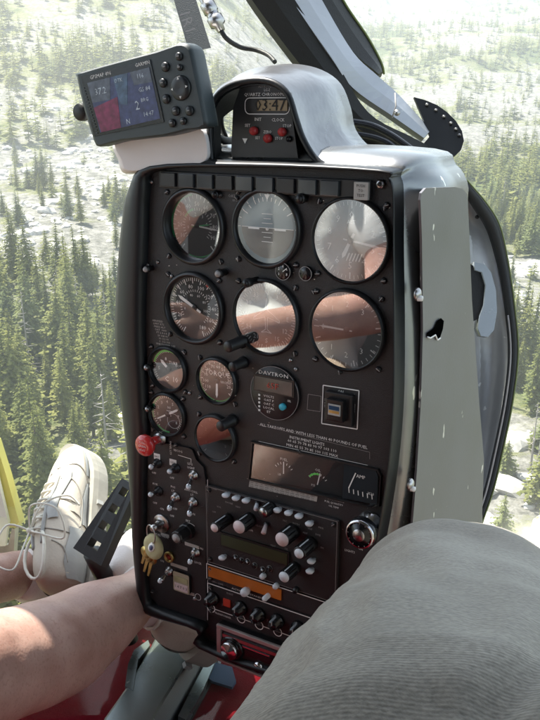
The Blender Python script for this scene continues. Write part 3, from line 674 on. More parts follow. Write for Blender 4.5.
b.lathe((0, 0, .0262), [(.0055, 0), (0, .0006)], 'grey_mark', seg=14); part(b, 'dimmer_knob', swpanel, (u, v, 0))
b = B(); u, v = pp(172, 555); b.lathe((0, 0, .0035), [(.0070, 0), (.0070, .003), (.0062, .004), (.0045, .004), (.0045, .0025), (0, .0025)], 'brass', seg=20); b.lathe((0, 0, .006), [(.004, 0), (0, .001)], 'red_button', seg=12); part(b, 'socket', swpanel, (u, v, 0))
b = B(); u, v = pp(185, 580); b.prism(rect_round(-.0115, -.0125, .0115, .0125, .002), .0035, .0075, 'beige_window', 'black')
b.box((0, .004, .0078), (.019, .006, .0008), 'fob_leather'); b.box((0, -.006, .0078), (.019, .009, .0008), 'pink_knob')
for k in range(5): b.text(str((3 * k + 1) % 10), -.008 + .004 * k, -.0058, .0085, .0050, 'black_matte')
part(b, 'hour_meter', swpanel, (u, v, 0))

# ---- large silver knob at right
b = B(); u, v = pp(371, 524); b.lathe((0, 0, 0), [(.014, 0), (.014, .002), (.010, .004), (.0095, .016)], 'chrome', seg=26); g = part(b, 'lighting_knob', at=(u, v, 0))
b = B(); b.lathe((0, 0, .014), [(.012, 0), (.0155, .003), (.0155, .010), (.0140, .0125), (.0075, .0128), (.0070, .0145), (0, .0145)], 'black_gloss', seg=30); b.ring((0, 0, .0265), [(.0150, -.001), (.0140, .001), (.0128, .001)], 'chrome'); b.lathe((0, 0, .0275), [(.0070, 0), (.0060, .0015), (0, .0018)], 'steel', seg=20)
for k in range(12): a = k * R(30); b.line((.0115 * math.cos(a), .0115 * math.sin(a)), (.0135 * math.cos(a), .0135 * math.sin(a)), .0007, .0272, 'grey_mark')
b.done('knob_cap', g)

# ---- radios
def unit(name, quadpx, z0, z1, label=None):
    q = [pp(*p) for p in quadpx]; b = B(); b.prism([(a[0], a[1]) for a in q], z0, z1, 'panel_black', 'black'); return b
# stack chassis
ra, rv = pp(208, 480); rb_, _ = pp(343, 522); rt = rv; 
R0, R1 = -.0775, .0885
def vrow(x, y): return pp(x, y)[1]
vA = pp(208, 483)[1]; vB = pp(209, 561)[1]; vC = pp(210, 580)[1]; vD = pp(212, 613)[1]; vE = pp(214, 640)[1]
def radio(name, va, vb, z=.004, rim=True):
    b = B(); b.box(((R0 + R1) / 2, (va + vb) / 2, z / 2), (R1 - R0, va - vb - .0012, z), 'panel_black', bev=.0008)
    if rim: b.pline([(R0 + .002, va - .002), (R1 - .002, va - .002), (R1 - .002, vb + .002), (R0 + .002, vb + .002)], .0004, z + .0004, 'grey_mark', True)
    for x in (R0 + .006, R1 - .006):
        for y in (va - .006, vb + .006): screw(b, 0, 0, .0026, 'black', z, (x, y))
    return b
ZR = .0045
b = radio('com', vA, vB)
def rt_(t, x, y, s=.0030, m='white_mark'): u, v = pp(x, y, ZR); b.text(t, u, v, ZR, s, m)
for t, x, y in (('COM', 214, 489), ('VOL', 219, 507), ('PHONE', 229, 503), ('NAV', 238, 507), ('SQ', 250, 516), ('COM 1', 227, 534), ('AUTO', 268, 515), ('MIC', 285, 521), ('BOTH', 296, 524), ('AUDIO SELECT', 255, 525), ('ADF', 305, 533), ('DME', 318, 535), ('MKR', 321, 528), ('TEST', 273, 546), ('AIDS', 256, 507), ('OFF', 214, 512), ('VHF', 310, 529), ('FM', 322, 548), ('TX', 286, 549)): rt_(t, x, y, .0030, 'grey_mark')
rt_('XMIT   RCVR', 246, 529, .0032, 'white_mark')
com = part(b, 'audio_radio')
b = B(); q = [pp(*p, .004) for p in ((221, 531), (290, 552), (290, 567), (221, 545))]; 
ua, va_, ub, vb_ = q[0][0], q[0][1], q[1][0], q[3][1]; b.box(((ua + ub) / 2, (va_ + vb_) / 2, .0052), (ub - ua, va_ - vb_, .0020), 'black'); b.box(((ua + ub) / 2, (va_ + vb_) / 2, .0064), (ub - ua - .004, va_ - vb_ - .004, .0008), 'lcd_green'); part(b, 'display', com)
for x, y in ((226, 495), (236, 498), (246, 500.5), (277.5, 510), (288.5, 512.8), (299, 516), (309.5, 523.5), (311.5, 561), (310, 571), (222.5, 557.5)):
    b = B(); u, v = pp(x, y, .010); b.lathe((0, 0, .004), [(.0022, 0), (.0022, .003), (.0040, .0035), (.0043, .008), (.0030, .0098), (0, .010)], 'white_knob', seg=12, sy=.62); part(b, 'push_button', com, (u, v, 0))
def bigknob(tx, ty, L_, r, parent, tipm='pink_knob', body='black', cap=.8):
    u, v = pp(tx, ty, L_ + .004); b = B(); b.lathe((0, 0, .004), [(r * 1.1, 0), (r * 1.1, L_ * .25), (r * .95, L_ * .3), (r, L_ * .97), (r * .9, L_)], body, seg=22)
    for k in range(10): a = k * R(36); b.box((r * math.cos(a), r * math.sin(a), .004 + L_ * .62), (.0012, .0012, L_ * .6), body)
    b.lathe((0, 0, .004 + L_ - .0003), [(r * cap, 0), (r * cap, .0008), (0, .0012)], tipm, seg=20); b.box((0, r * .95, .004 + L_ * .6), (.0012, .0015, L_ * .7), 'white_knob')
    part(b, 'knob', parent, (u, v, 0))
bigknob(214.5, 528, .027, .0058, com); bigknob(239, 527, .021, .0078, com, cap=.92); bigknob(263, 512.5, .016, .0062, com, 'steel'); bigknob(282, 539.5, .022, .0080, com, 'pink_knob', cap=.95); bigknob(299, 553.5, .026, .0070, com, 'white_knob', cap=.75); bigknob(284, 577, .024, .0062, com, 'white_knob', cap=.95)
for (x, y, tx, ty) in ((267, 524, 263.5, 533), (258, 503, 256, 509)):
    b = B(); u, v = pp(x, y, .004); tu, tv = pp(tx, ty, .016); b.lathe((0, 0, .004), [(.003, 0), (.003, .003), (0, .003)], 'black', seg=10); t = Vector((tu - u, tv - v, .016)); b.tube([(0, 0, .006), t], [.0018, .0028], 'white_knob' if x < 260 else 'pink_knob', 10); part(b, 'toggle_switch', com, (u, v, 0))
for x, y in ((241, 561), (254, 566), (269, 569), (235, 558), (247, 562), (262, 570)):
    b = B(); u, v = pp(x, y, .006); b.lathe((0, 0, .004), [(.0030, 0), (.0030, .002), (0, .0024)], 'black_gloss', seg=14); b.arc((0, 0), .0034, .0005, 0, 6.28, .0046, 'grey_mark', 14)
    if x in (247, 262, 235): b.lathe((0, 0, .006), [(.0018, 0), (0, .001)], 'white_knob', seg=8)
    part(b, 'push_button', com, (u, v, 0))
# amber display unit
b = radio('nav', vB, vC, rim=False); b.pline([(R0 + .001, vB - .001), (R1 - .001, vB - .001)], .0010, .0046, 'white_mark'); b.pline([(R0 + .001, vB - .001), (R0 + .001, vC + .004)], .0010, .0046, 'white_mark')
b.text('ACTIVE      STANDBY', -.02, vC + .0022, .0046, .0030, 'white_mark', sx=1.6); b.text('GPS / COM', -.062, vC + .0025, .0046, .0032, 'grey_mark')
nav = part(b, 'radio')
b = B(); b.box(((R0 + .004 + .022) / 2, vB - .0095, .0050), (.022 - R0 - .004, .0125, .0016), 'lcd_amber'); part(b, 'display', nav)
for x, y in ((263, 576), (276, 586), (296, 590)):
    b = B(); u, v = pp(x, y, .006); b.lathe((0, 0, .004), [(.0034, 0), (.0030, .005), (0, .0055)], 'white_knob' if x != 296 else 'black', seg=12); part(b, 'push_button', nav, (u, v, 0))
# transponder
b = radio('xpdr', vC, vD, rim=False)
b.pline([(R0 + .002, vC - .0015), (R1 - .002, vC - .0015), (R1 - .002, vD + .010), (R0 + .002, vD + .010)], .0010, .0046, 'white_mark', True)
for k in range(4): b.text(str((k * 3 + 1) % 8), R0 + .022 + .0 + k * .03, vD + .019, .0046, .0050, 'grey_mark')
b.text('IDENT', -.045, vC - .006, .0046, .0032, 'grey_mark'); b.text('TRANSPONDER', -.055, vD + .0055, .0046, .0032, 'white_mark')
for x in (-.071, -.030, -.006, .018, .044): b.arc((x, vD + .010), .0052, .0010, 0, 6.28, .0049, 'white_mark', 20); b.lathe((x, vD + .010, .0040), [(.0045, 0), (.0045, .0006)], 'panel_black', seg=16)
xp = part(b, 'transponder')
b = B(); b.box((-.049, vD + .024, .0050), (.009, .009, .0016), 'red_led'); part(b, 'indicator_light', xp)
for x in (-.068, -.030, -.006, .018, .044):
    b = B(); b.lathe((0, 0, .004), [(.0085, 0), (.0085, .004), (.0060, .005), (.0055, .013), (0, .0135)], 'black_gloss', seg=18); b.box((0, .003, .0178), (.001, .005, .0006), 'grey_mark'); part(b, 'knob', xp, (x, vD + .024, 0))
for x, y in ((245, 592), (265.5, 598)):
    b = B(); u, v = pp(x, y, .012); b.lathe((0, 0, .004), [(.003, 0), (.003, .004), (.0048 if x < 250 else .0030, .005), (.0048 if x < 250 else .0030, .010), (.004 if x < 250 else .002, .012), (0, .0125)], 'white_knob', seg=16); part(b, 'push_button', xp, (u, v, 0))
# cassette/stereo unit with pinkish frame
b = B(); s0, s1 = -.060, .080; t0, t1 = vD - .004, vD - .052
b.box(((s0 + s1) / 2, (t0 + t1) / 2, .000), (s1 - s0, t0 - t1, .016), 'black', bev=.001)
for (x0, y0, x1, y1) in ((s0, t0, s1, t0 - .005), (s0, t1 + .003, s1, t1), (s0, t0 - .005, s0 + .006, t1 + .003), (s1 - .006, t0 - .005, s1, t1 + .003)): b.box(((x0 + x1) / 2, (y0 + y1) / 2, .009), (abs(x1 - x0), abs(y1 - y0), .004), 'pinkmetal' if 'pinkmetal' in MATS else 'steel', bev=.0008)
b.box(((s0 + s1) / 2, t0 - .012, .0090), (s1 - s0 - .016, .004, .002), 'steel'); b.box((.02, t0 - .024, .0085), (.085, .008, .001), 'black_gloss'); b.box((-.02, t0 - .018, .0085), (.06, .0015, .001), 'chrome')
for k in range(4): b.box((.008 + k * .018, t0 - .036, .010), (.012, .006, .004), 'black_gloss', bev=.0008)
st = part(b, 'intercom_unit')
b = B(); b.lathe((0, 0, .006), [(.0155, 0), (.0155, .004), (.0130, .006), (.0125, .006)], 'black_gloss', seg=30); b.lathe((0, 0, .010), [(.0110, 0), (.0110, .006), (.0095, .0075), (.004, .0078), (.003, .009), (0, .009)], 'chrome', seg=24); part(b, 'volume_knob', st, (-.040, t0 - .026, 0))
b = B(); b.lathe((0, 0, .006), [(.0060, 0), (.0060, .006), (0, .0065)], 'chrome', seg=18); part(b, 'knob', st, (-.004, t0 - .036, 0))
# pedestal below
b = B(); b.box((.005, vD - .025, -.07), (.150, .05, .13), 'black_matte'); b.box((.012, -.50, -.06), (.014, .16, .02), 'black'); b.box((.07, -.50, -.08), (.014, .16, .02), 'black'); b.box((-.062, -.50, -.12), (.010, .14, .02), 'steel'); part(b, 'pedestal_frame')

# ---- hood over the chronometer
arch_px = [(212, 166), (210, 140), (210, 113), (217, 95), (232, 84), (255, 79), (275, 82), (289, 94), (297, 118), (304, 138), (316, 158), (330, 168)]
def arch(pxs, wz, du=0, dv=0, k=1): 
    pts = [Vector((*pp(*p, wz), wz)) for p in pxs]; c = pts[0].lerp(pts[-1], .5)
    return [Vector((c.x + (p.x - c.x) * k + du, c.y + (p.y - c.y) * k + dv, wz)) for p in smoothpts(pts, 4)]
b = B()
back_px = [(244, 160), (236, 120), (236, 95), (246, 76), (266, 66), (296, 64), (322, 70), (341, 84), (351, 108), (356, 130), (372, 148), (398, 158)]
A0 = arch(arch_px, -.006); A1 = arch(arch_px, -.012, k=1.035, dv=.001)
Bk = arch(back_px, -.115); Bk2 = arch(back_px, -.150, k=.86); mid = [a.lerp(c, .5) + Vector((0, .003, 0)) for a, c in zip(A1, Bk)]; q1 = [a.lerp(c, .22) + Vector((0, .0, 0)) for a, c in zip(A1, Bk)]
def clip_left(loop, lim=18):
    for i in range(len(loop)):
        t = max(0, min(1, (i - 6) / (lim - 6))); t = t * t * (3 - 2 * t); loop[i] = A1[i].lerp(loop[i], .16 + .84 * t) if loop is not A1 else loop[i]
for lp_ in (q1, mid, Bk, Bk2): clip_left(lp_)
inn = arch(arch_px, -.006, k=.93, dv=0); inn2 = [Vector((p.x, p.y, -.006 - .104 * max(.12, min(1, (i - 6) / 12)))) for i, p in enumerate(inn)]
b.loft([A0, A1, q1, mid, Bk, Bk2], 'silver_hood', closed=False)
b.loft([A0, inn], 'navy_trim', closed=False); b.loft([inn, inn2], 'black_matte', closed=False)
b.tube([p + Vector((0, 0, .001)) for p in arch(arch_px, -.005, k=.985)], .0032, 'navy_trim', 8)
part(b, 'hood', label='shiny silver hood over the digital clock')
# chronometer
b = B(); cp = [pp(*q, -.010) for q in ((231, 157), (233, 108), (240, 88), (256, 82), (272, 83), (284, 92), (291, 108), (298, 158))]
b.prism(cp[::-1], -.06, -.010, 'black', 'black_matte')
zc2 = -.0095
def ct(t, x, y, s, m='white_mark', sx=1): u, v = pp(x, y, zc2); b.text(t, u, v, zc2, s, m, 0, sx)
ct('ASTROTECH', 267, 86.5, .0034, 'grey_mark'); ct('LC-2', 267, 90, .0034, 'white_mark'); ct('QUARTZ CHRONOMETER', 268, 94.5, .0042, 'white_mark', 1.08)
q = [pp(*a, zc2) for a in ((245, 98), (289.5, 96), (290, 114), (245, 114))]
lo = rect_round(q[0][0], q[3][1], q[1][0], q[0][1], .005); b.pline(lo, .0008, zc2, 'white_mark', True)
ct('INIT', 258, 119.5, .0042); ct('CLOCK', 278, 120, .0042); ct('SET', 247.5, 125.5, .0040); ct('ZERO', 267.5, 132, .0036); ct('STOP', 287, 126, .0040); ct('SET', 257.5, 138, .0036); ct('STOP', 279, 138.5, .0036)
u, v = pp(245, 140.5, zc2); b.prism([(u - .003, v + .002), (u + .003, v + .002), (u, v - .003)], zc2, zc2 + .0002, 'white_mark')
g = part(b, 'chronometer')
b = B(); x0, y0, x1, y1 = q[0][0] + .002, q[3][1] + .003, q[1][0] - .002, q[0][1] - .002; b.box(((x0 + x1) / 2, (y0 + y1) / 2, zc2), (x1 - x0, y1 - y0, .001), 'lcd_tan'); b.box((x0 + .006, (y0 + y1) / 2, zc2 + .0006), (.012, y1 - y0, .0004), 'black')
b.text('03:47', (x0 + x1) / 2 + .004, (y0 + y1) / 2, zc2 + .001, .0155, 'black_matte', sx=1.0); part(b, 'display', g)
for x, y in ((252.5, 131), (266.5, 138.5), (281, 132)):
    b = B(); u, v = pp(x, y, -.006); b.lathe((0, 0, -.0100), [(.0042, 0), (.0042, .003), (.0034, .0048), (0, .0055)], 'red_button', seg=16); part(b, 'button', g, (u, v, 0))
b = B(); u, v = pp(289, 139, -.009); b.lathe((0, 0, -.010), [(.003, 0), (.003, .002), (0, .003)], 'black_gloss', seg=10); part(b, 'button', g, (u, v, 0))

# ================================================================== THINGS ROUND THE CONSOLE
def panel_thing(name, wz_origin=(0, 0, 0)): return empty(name, PF @ Matrix.Translation(Vector(wz_origin)))
# GPS receiver
gw = .035
go = Vector((*pp(150, 140, gw), gw))
def gp(x, y, w=gw): u, v = pp(x, y, w); return (u - go.x, v - go.y)
gps = tag(empty('gps_receiver', PF @ Matrix.Translation(go)), 'dark grey GPS navigator with colour screen, tilted on the white padded block', 'GPS unit')
case_px = [(75.5, 77), (79, 72), (128, 58), (158, 50), (178, 43), (186, 43.5), (191, 49), (195, 66), (206, 121), (205, 126), (199, 129), (188, 130), (164, 136), (120, 141), (101, 146), (96.5, 146.5), (93, 142), (83, 110)]
cl = [gp(*p) for p in case_px]; cs = [(p.x, p.y) for p in closed_smooth([Vector((*p, 0)) for p in cl], 2)]
cc = (sum(p[0] for p in cs) / len(cs), sum(p[1] for p in cs) / len(cs))
def sh(k): return [(cc[0] + (p[0] - cc[0]) * k, cc[1] + (p[1] - cc[1]) * k) for p in cs]
b = B(); b.loft([[Vector((*p, z)) for p in sh(k)] for k, z in ((.93, -.024), (.985, -.021), (1.0, -.017), (1.0, -.004), (.985, -.001), (.95, 0))], 'gps_case'); b.prism(sh(.95)[::-1], -.002, .0, 'gps_case')
b.add([Vector((*p, -.024)) for p in sh(.93)], geometry.tessellate_polygon([[Vector((*p, 0)) for p in sh(.93)]]), 'gps_case')
b.done('case', gps, (0, 0, 0), fix=True)
b = B(); sc = [gp(*q) for q in ((81.5, 76.5), (150.5, 59.5), (164.5, 122), (94.5, 136.5))]; b.prism(sc[::-1], .0002, .0008, 'black_gloss')
si = [gp(*q) for q in ((88, 83), (150, 67.5), (161, 118.5), (101, 132.5))]
def bl(s, t):
    a = V2(si[0]).lerp(V2(si[1]), s); c = V2(si[3]).lerp(V2(si[2]), s); p = a.lerp(c, t); return (p.x, p.y)
def smat(n, col): return mat(n, col, .3, emit=(col, .05), var=.5, vscale=160)
smat('scr_blue', (.035, .045, .12)); smat('scr_grey', (.075, .09, .12)); smat('scr_red', (.16, .015, .06)); smat('scr_teal', (.05, .09, .15)); smat('scr_text', (.4, .45, .5))
b.prism([bl(0, 0), bl(1, 0), bl(1, 1), bl(0, 1)][::-1], .0009, .0011, 'scr_blue')
b.prism([bl(.0, .0), bl(.38, .0), bl(.30, .42), bl(.0, .40)][::-1], .0012, .0013, 'scr_grey'); b.prism([bl(.0, .50), bl(.42, .40), bl(.36, 1), bl(.02, 1)][::-1], .0012, .0013, 'scr_red'); b.prism([bl(.42, .0), bl(.66, .0), bl(.55, .6), bl(.44, .55)][::-1], .0012, .0013, 'scr_teal'); b.prism([bl(.70, .0), bl(1, .0), bl(1, .28), bl(.72, .26)][::-1], .0012, .0013, 'scr_grey')
GR = math.atan2(sc[1][1] - sc[0][1], sc[1][0] - sc[0][0])
for t, s_, t_, z_ in (('37.2', .18, .22, .009), ('116', .84, .12, .006), ('GS 84', .86, .38, .006), ('2', .70, .66, .012), ('14:47', .84, .86, .006), ('DTK', .50, .10, .005), ('N', .50, .92, .007), ('BRG', .83, .58, .005)): p = bl(s_, t_); b.text(t, p[0], p[1], .0015, z_, 'scr_text', GR)
p = gp(101, 75.5); b.text('GPSMAP 496', p[0], p[1], .0010, .0052, 'white_mark', GR); p = gp(143, 64); b.text('GARMIN', p[0], p[1], .0010, .0048, 'white_mark', GR)
for k in range(16): p = gp(84.5 + k * .88, 88 + k * 3.0); b.box((p[0], p[1], .0012), (.0022, .0010, .0008), 'gps_case')
b.done('screen', gps)
for x, y, r in ((166, 67, .0045), (179.5, 56.5, .0038), (180.5, 67.5, .0030), (163.6, 83, .0042), (166.8, 99, .0045), (176.3, 111, .0045), (190, 110.8, .0046), (172.8, 123, .0040), (183.8, 121, .0036)):
    b = B(); p = gp(x, y); b.lathe((p[0], p[1], 0), [(r, 0), (r, .0018), (r * .7, .0028), (0, .003)], 'gps_key', seg=16); b.line((p[0] - .0015, p[1]), (p[0] + .0015, p[1] + .0004), .0008, .0032, 'grey_mark'); b.done('button', gps)
b = B(); p = gp(181, 88); b.lathe((p[0], p[1], 0), [(.0115, 0), (.0115, .001), (.0100, .0028), (.0050, .0022), (0, .002)], 'gps_key', seg=28)
for k in range(4): a = k * R(90) + GR; c = (p[0] + .0082 * math.cos(a), p[1] + .0082 * math.sin(a)); b.prism([(c[0] + .0016 * math.cos(a), c[1] + .0016 * math.sin(a)), (c[0] + .0014 * math.cos(a + 2.1), c[1] + .0014 * math.sin(a + 2.1)), (c[0] + .0014 * math.cos(a - 2.1), c[1] + .0014 * math.sin(a - 2.1))], .0028, .0032, 'white_mark')
b.done('rocker_pad', gps)
b = B(); p = gp(80, 112, gw - .015); b.lathe((p[0], p[1], -.022), [(.009, 0), (.009, .007), (.008, .009), (0, .009)], 'rubber', seg=20); b.done('antenna_cap', gps)
# white block
o_ = Vector((*pp(165, 168, -.01), -.01)); 
def loc_(x, y, w): u, v = pp(x, y, w); return Vector((u, v, w)) - o_
b = B(); lv = []
for (pts, wz) in (([(117, 141), (160, 136), (198, 128), (207, 150), (200, 163), (160, 168), (128, 170), (122, 160)], .012), ([(115, 140), (160, 134), (200, 126), (210, 148), (203, 163), (160, 169), (126, 172), (118, 160)], .004), ([(115, 140), (160, 134), (200, 126), (212, 148), (206, 163), (160, 169), (126, 174), (118, 160)], -.05)):
    lv.append([loc_(*p, wz) for p in closed_smooth([Vector((x, y, 0)) for x, y in pts], 4)] if False else [loc_(q.x, q.y, wz) for q in closed_smooth([Vector((x, y, 0)) for x, y in pts], 4)])
b.loft(lv, 'foam_white'); b.add(lv[0], [tuple(range(len(lv[0])))], 'foam_white'); b.add(lv[-1], [tuple(range(len(lv[0])))], 'foam_white')
tag(b.done('foam_block', mw=PF @ Matrix.Translation(o_), fix=True), 'white padded block wedged under the GPS on top of the console', 'foam block')
# key bunch
kb = empty('key_bunch', PF @ Matrix.Translation(Vector((*pp(156, 540), .014)))); tag(kb, 'key ring with pale round fob and brass keys hanging from the switch panel lock', 'keys')
def kp(x, y, w=.014): u, v = pp(x, y, w); o = Vector((*pp(156, 540), .014)); return Vector((u, v, w)) - o
b = B(); a0 = kp(160, 524, .010); b.tube([a0 + Vector((0, 0, .001)), a0 + Vector((0, 0, .014))], .004, 'steel', 10); pts = []
c = kp(151, 534, .022); b.tube([c + Vector((.0085 * math.cos(a * R(24)), .011 * math.sin(a * R(24)), .003 * math.cos(a * R(24)))) for a in range(16)], .0009, 'steel', 6, False); b.tube([a0 + Vector((0, 0, .014)), kp(154, 529, .023)], .0012, 'steel', 6); b.done('ring', kb)
b = B(); c = kp(155, 546, .018); b.lathe(c, [(.0145, 0), (.0155, .002), (.0145, .0045), (.010, .0055), (0, .0055)], 'fob_leather', ax=(-.15, .1, 1), seg=24); b.lathe(c + Vector((-.0006, .0005, .0052)), [(.0065, 0), (.0065, .001), (0, .0012)], 'white_mark', ax=(-.15, .1, 1), seg=18, sy=.7); b.lathe(c + Vector((-.0006, .0005, .0062)), [(.0038, 0), (.0038, .0004), (0, .0005)], 'scr_blue', ax=(-.15, .1, 1), seg=14, sy=.7); b.done('fob', kb)
for (x, y, tx, ty) in ((149, 556, 146, 568), (153, 558, 150, 572), (146, 552, 144, 560)):
    b = B(); p = kp(x, y, .020); q_ = kp(tx, ty, .018); d = (q_ - p).normalized(); b.lathe(p, [(.0075, 0), (.0075, .0016), (0, .0017)], 'brass', seg=12, ax=(-.2, 0, 1)); nrm_ = Vector((-d.y, d.x, 0)) * .0026; e = q_ + d * .006
    b.add([p + nrm_, p - nrm_, e - nrm_ * .8, e + nrm_ * .2] + [k + Vector((0, 0, .0016)) for k in (p + nrm_, p - nrm_, e - nrm_ * .8, e + nrm_ * .2)], [(0, 1, 2, 3), (7, 6, 5, 4), (0, 4, 5, 1), (1, 5, 6, 2), (2, 6, 7, 3), (3, 7, 4, 0)], 'brass'); b.done('key', kb)

# cables beside the clock
def cable(name, pts, r, m, label, cat='cable', seg=8, group=None):
    o = Vector(pts[0]); b = B(); b.tube([p - o for p in smoothpts(pts, 8)], r, m, seg); ob = b.done(name, loc=o); tag(ob, label, cat, group); return ob
cable('cable', [px(238, 84, .92), px(224, 90, .90), px(216, 100, .89), px(213, 118, .885), px(215, 134, .88), px(226, 141, .90), px(236, 138, .93)], .0042, 'rubber', 'outer thick black cable looped at the left of the clock under the hood')
cable('cable', [px(240, 90, .93), px(229, 97, .91), px(222, 110, .90), px(221, 124, .90), px(225, 136, .91), px(232, 150, .93)], .0032, 'rubber', 'inner thin black cable looped between the clock and the outer cable loop')
# coax lead with connector
o = px(205, 2, .95); ax = (px(222, 30, .95) - px(203, -6, .95)).normalized()
co = empty('antenna_lead', Matrix.Translation(px(275, 60, .95))); tag(co, 'thin black aerial lead with a silver screw connector, curving down over the clock hood', 'cable')
iv = px(275, 60, .95)
b = B(); b.tube([p - iv for p in smoothpts([px(219, 26, .95), px(226, 38, .95), px(240, 47, .96), px(256, 50, .96), px(268, 55, .95), px(275, 62, .94)], 8)], .0026, 'rubber', 8); b.done('lead', co)
b = B(); base = px(203, -4, .95) - iv; b.lathe(base, [(.006, 0), (.006, .008), (.0085, .009), (.0085, .020), (.0070, .021), (.0070, .026), (.0092, .027), (.0092, .036), (.0055, .038), (.0045, .044)], 'steel', ax=ax, seg=16); b.done('connector', co)
# strap
so_ = px(180, -20, 1.0)
b = B(); L1 = [px(168, -20, 1.0), px(190, -20, 1.0), px(211, 48, .985), px(189, 52, .985)]; th = (px(180, 0, 1.02) - px(180, 0, 1.0)).normalized() * .006
A_ = [p - so_ for p in L1]; b.add(A_ + [p + th for p in A_], [(0, 1, 2, 3), (7, 6, 5, 4), (0, 4, 5, 1), (1, 5, 6, 2), (2, 6, 7, 3), (3, 7, 4, 0)], 'strap')
for k in range(26):
    p = px(186.5 + k * .82, -18 + k * 2.6, .998) - so_; b.box(p, (.0022, .0010, .0014), 'grey_mark')
tx = (px(186, 36, 1) - px(178, 12, 1)).normalized(); ty = (px(200, 12, 1) - px(178, 16, 1)).normalized(); ty = (ty - tx * ty.dot(tx)).normalized(); tz = -th.normalized(); tz = tx.cross(ty)
if tz.dot(th) > 0: ty = -ty; tz = -tz
b.X = Matrix(((ty.x, -tx.x, 0, 0), (ty.y, -tx.y, 0, 0), (ty.z, -tx.z, 0, 0), (0, 0, 0, 1))); 
vs, fs = glyphs('1R1')
b.X = Matrix.Identity(4); c = px(187, 22, .980) - so_; b.add([c + (-tx * -a.x + ty * a.y) * .018 for a in vs], fs, 'grey_mark')
b.done('strap', loc=so_); tag(bpy.data.objects['strap'], 'dark webbing strap with pale lettering hanging behind the GPS', 'strap')

# windshield centre post
def slab(name, pxs, Zs, thick, m, label=None, cat=None, parent=None, origin=None, kind=None, ms=None, smooth=False):
    pts = [px(x, y, z) for (x, y), z in zip(pxs, Zs)]; o = origin if origin is not None else pts[0]
    n = geometry.normal(pts) if len(pts) < 5 else geometry.normal(pts[:1] + pts[len(pts) // 3:len(pts) // 3 + 1] + pts[2 * len(pts) // 3:2 * len(pts) // 3 + 1])
    if n.dot(pts[0]) < 0: n = -n
    P = [p - o for p in pts]; Q = [p + n * thick for p in P]; k = len(P)
    dx = (P[1] - P[0]).normalized(); dy = n.cross(dx)
    tr = geometry.tessellate_polygon([[Vector((p.dot(dx), p.dot(dy), 0)) for p in P]])
    b = B(); b.add(P + Q, [t for t in tr], m); b.add(P + Q, [tuple(i + k for i in t) for t in tr], ms or m); b.add(P + Q, [(i, (i + 1) % k, (i + 1) % k + k, i + k) for i in range(k)], ms or m, smooth)
    ob = b.done(name, parent, o if parent is None else None, fix=True)
    if label: tag(ob, label, cat, kind=kind)
    return ob
po = px(440, 150, 1.12)
post = tag(empty('windshield_post', Matrix.Translation(po)), 'thick black and silver windshield centre post slanting up to the left above the console', 'window post')
def ribbon(name, left, right, Zl, Zr, thick, m, parent, origin):
    b = B(); n = len(left); sl = smoothpts([px(x, y, z) for (x, y), z in zip(left, Zl)], 5); sr = smoothpts([px(x, y, z) for (x, y), z in zip(right, Zr)], 5)
    bk = FW * thick; loops = []
    for a, c in zip(sl, sr): a = a - origin; c = c - origin; loops.append([a, a.lerp(c, .5) - FW * .004, c, c + bk, a + bk])
    b.loft(loops, m, caps=True, smooth=False); return b.done(name, parent, None, fix=True)
ribbon('inner_flange', [(215, -60), (252, 0), (303, 68), (350, 122), (400, 152), (424, 160)], [(262, -60), (295, 0), (334, 58), (368, 112), (410, 136), (428, 145)], [1.0, 1.03, 1.06, 1.08, 1.1, 1.12], [1.0, 1.03, 1.06, 1.08, 1.1, 1.12], .03, 'black_matte', post, po)
ribbon('metal_face', [(258, -60), (292, 0), (331, 57), (353, 88), (394, 117), (424, 138)], [(290, -60), (322, 0), (353, 52), (378, 76), (400, 96), (431, 130)], [1.0, 1.03, 1.055, 1.075, 1.095, 1.115], [1.02, 1.05, 1.075, 1.09, 1.11, 1.125], .02, 'post_metal', post, po)
ribbon('outer_flange', [(286, -60), (320, 0), (352, 50), (374, 70), (379, 74)], [(312, -60), (342, 0), (366, 36), (380, 62), (383, 72)], [1.03, 1.06, 1.09, 1.10, 1.11], [1.06, 1.09, 1.12, 1.13, 1.14], .02, 'black_matte', post, po)
b = B(); b.tube([p - po for p in smoothpts([px(313, -60, 1.06), px(343, 0, 1.09), px(367, 36, 1.12), px(381, 62, 1.13), px(384, 74, 1.14)], 6)], .0016, 'olive_edge', 6); b.done('seal', post)
b = B(); b.lathe(px(397, 113, 1.07) - po, [(.004, 0), (.004, .003), (0, .004)], 'steel', ax=-FW, seg=10); b.tube([px(395, 93, 1.084) - po, px(396, 106, 1.08) - po, px(392, 118, 1.08) - po], .0010, 'grey_mark', 5); b.done('screw', post)
# perforated visor
vis_px = [(414, 97), (425, 100), (437, 105), (447, 112), (456, 121), (462, 131), (464, 141), (461, 150), (455, 156), (444, 156), (430, 150), (424, 143), (430, 136), (427, 128)]
vo = px(430, 150, 1.12)
vis = slab('shade_bracket', vis_px, [1.12] * len(vis_px), .006, 'black', 'black half round bracket with a row of holes at the windshield post foot', 'bracket')
vis_o = px(*vis_px[0], 1.12)
for (x, y) in ((427, 104.5), (436, 110), (444, 116.5), (451, 123), (456, 129), (459.5, 135)):
    b = B(); b.lathe(px(x, y, 1.1185) - vis_o, [(.0022, 0), (.0018, .0006), (0, .0006)], 'steel', ax=-FW, seg=10); b.lathe(px(x + .8, y + .8, 1.1178) - vis_o, [(.0022, 0), (0, .0003)], 'black_matte', ax=-FW, seg=10); b.done('hole_rim', vis)
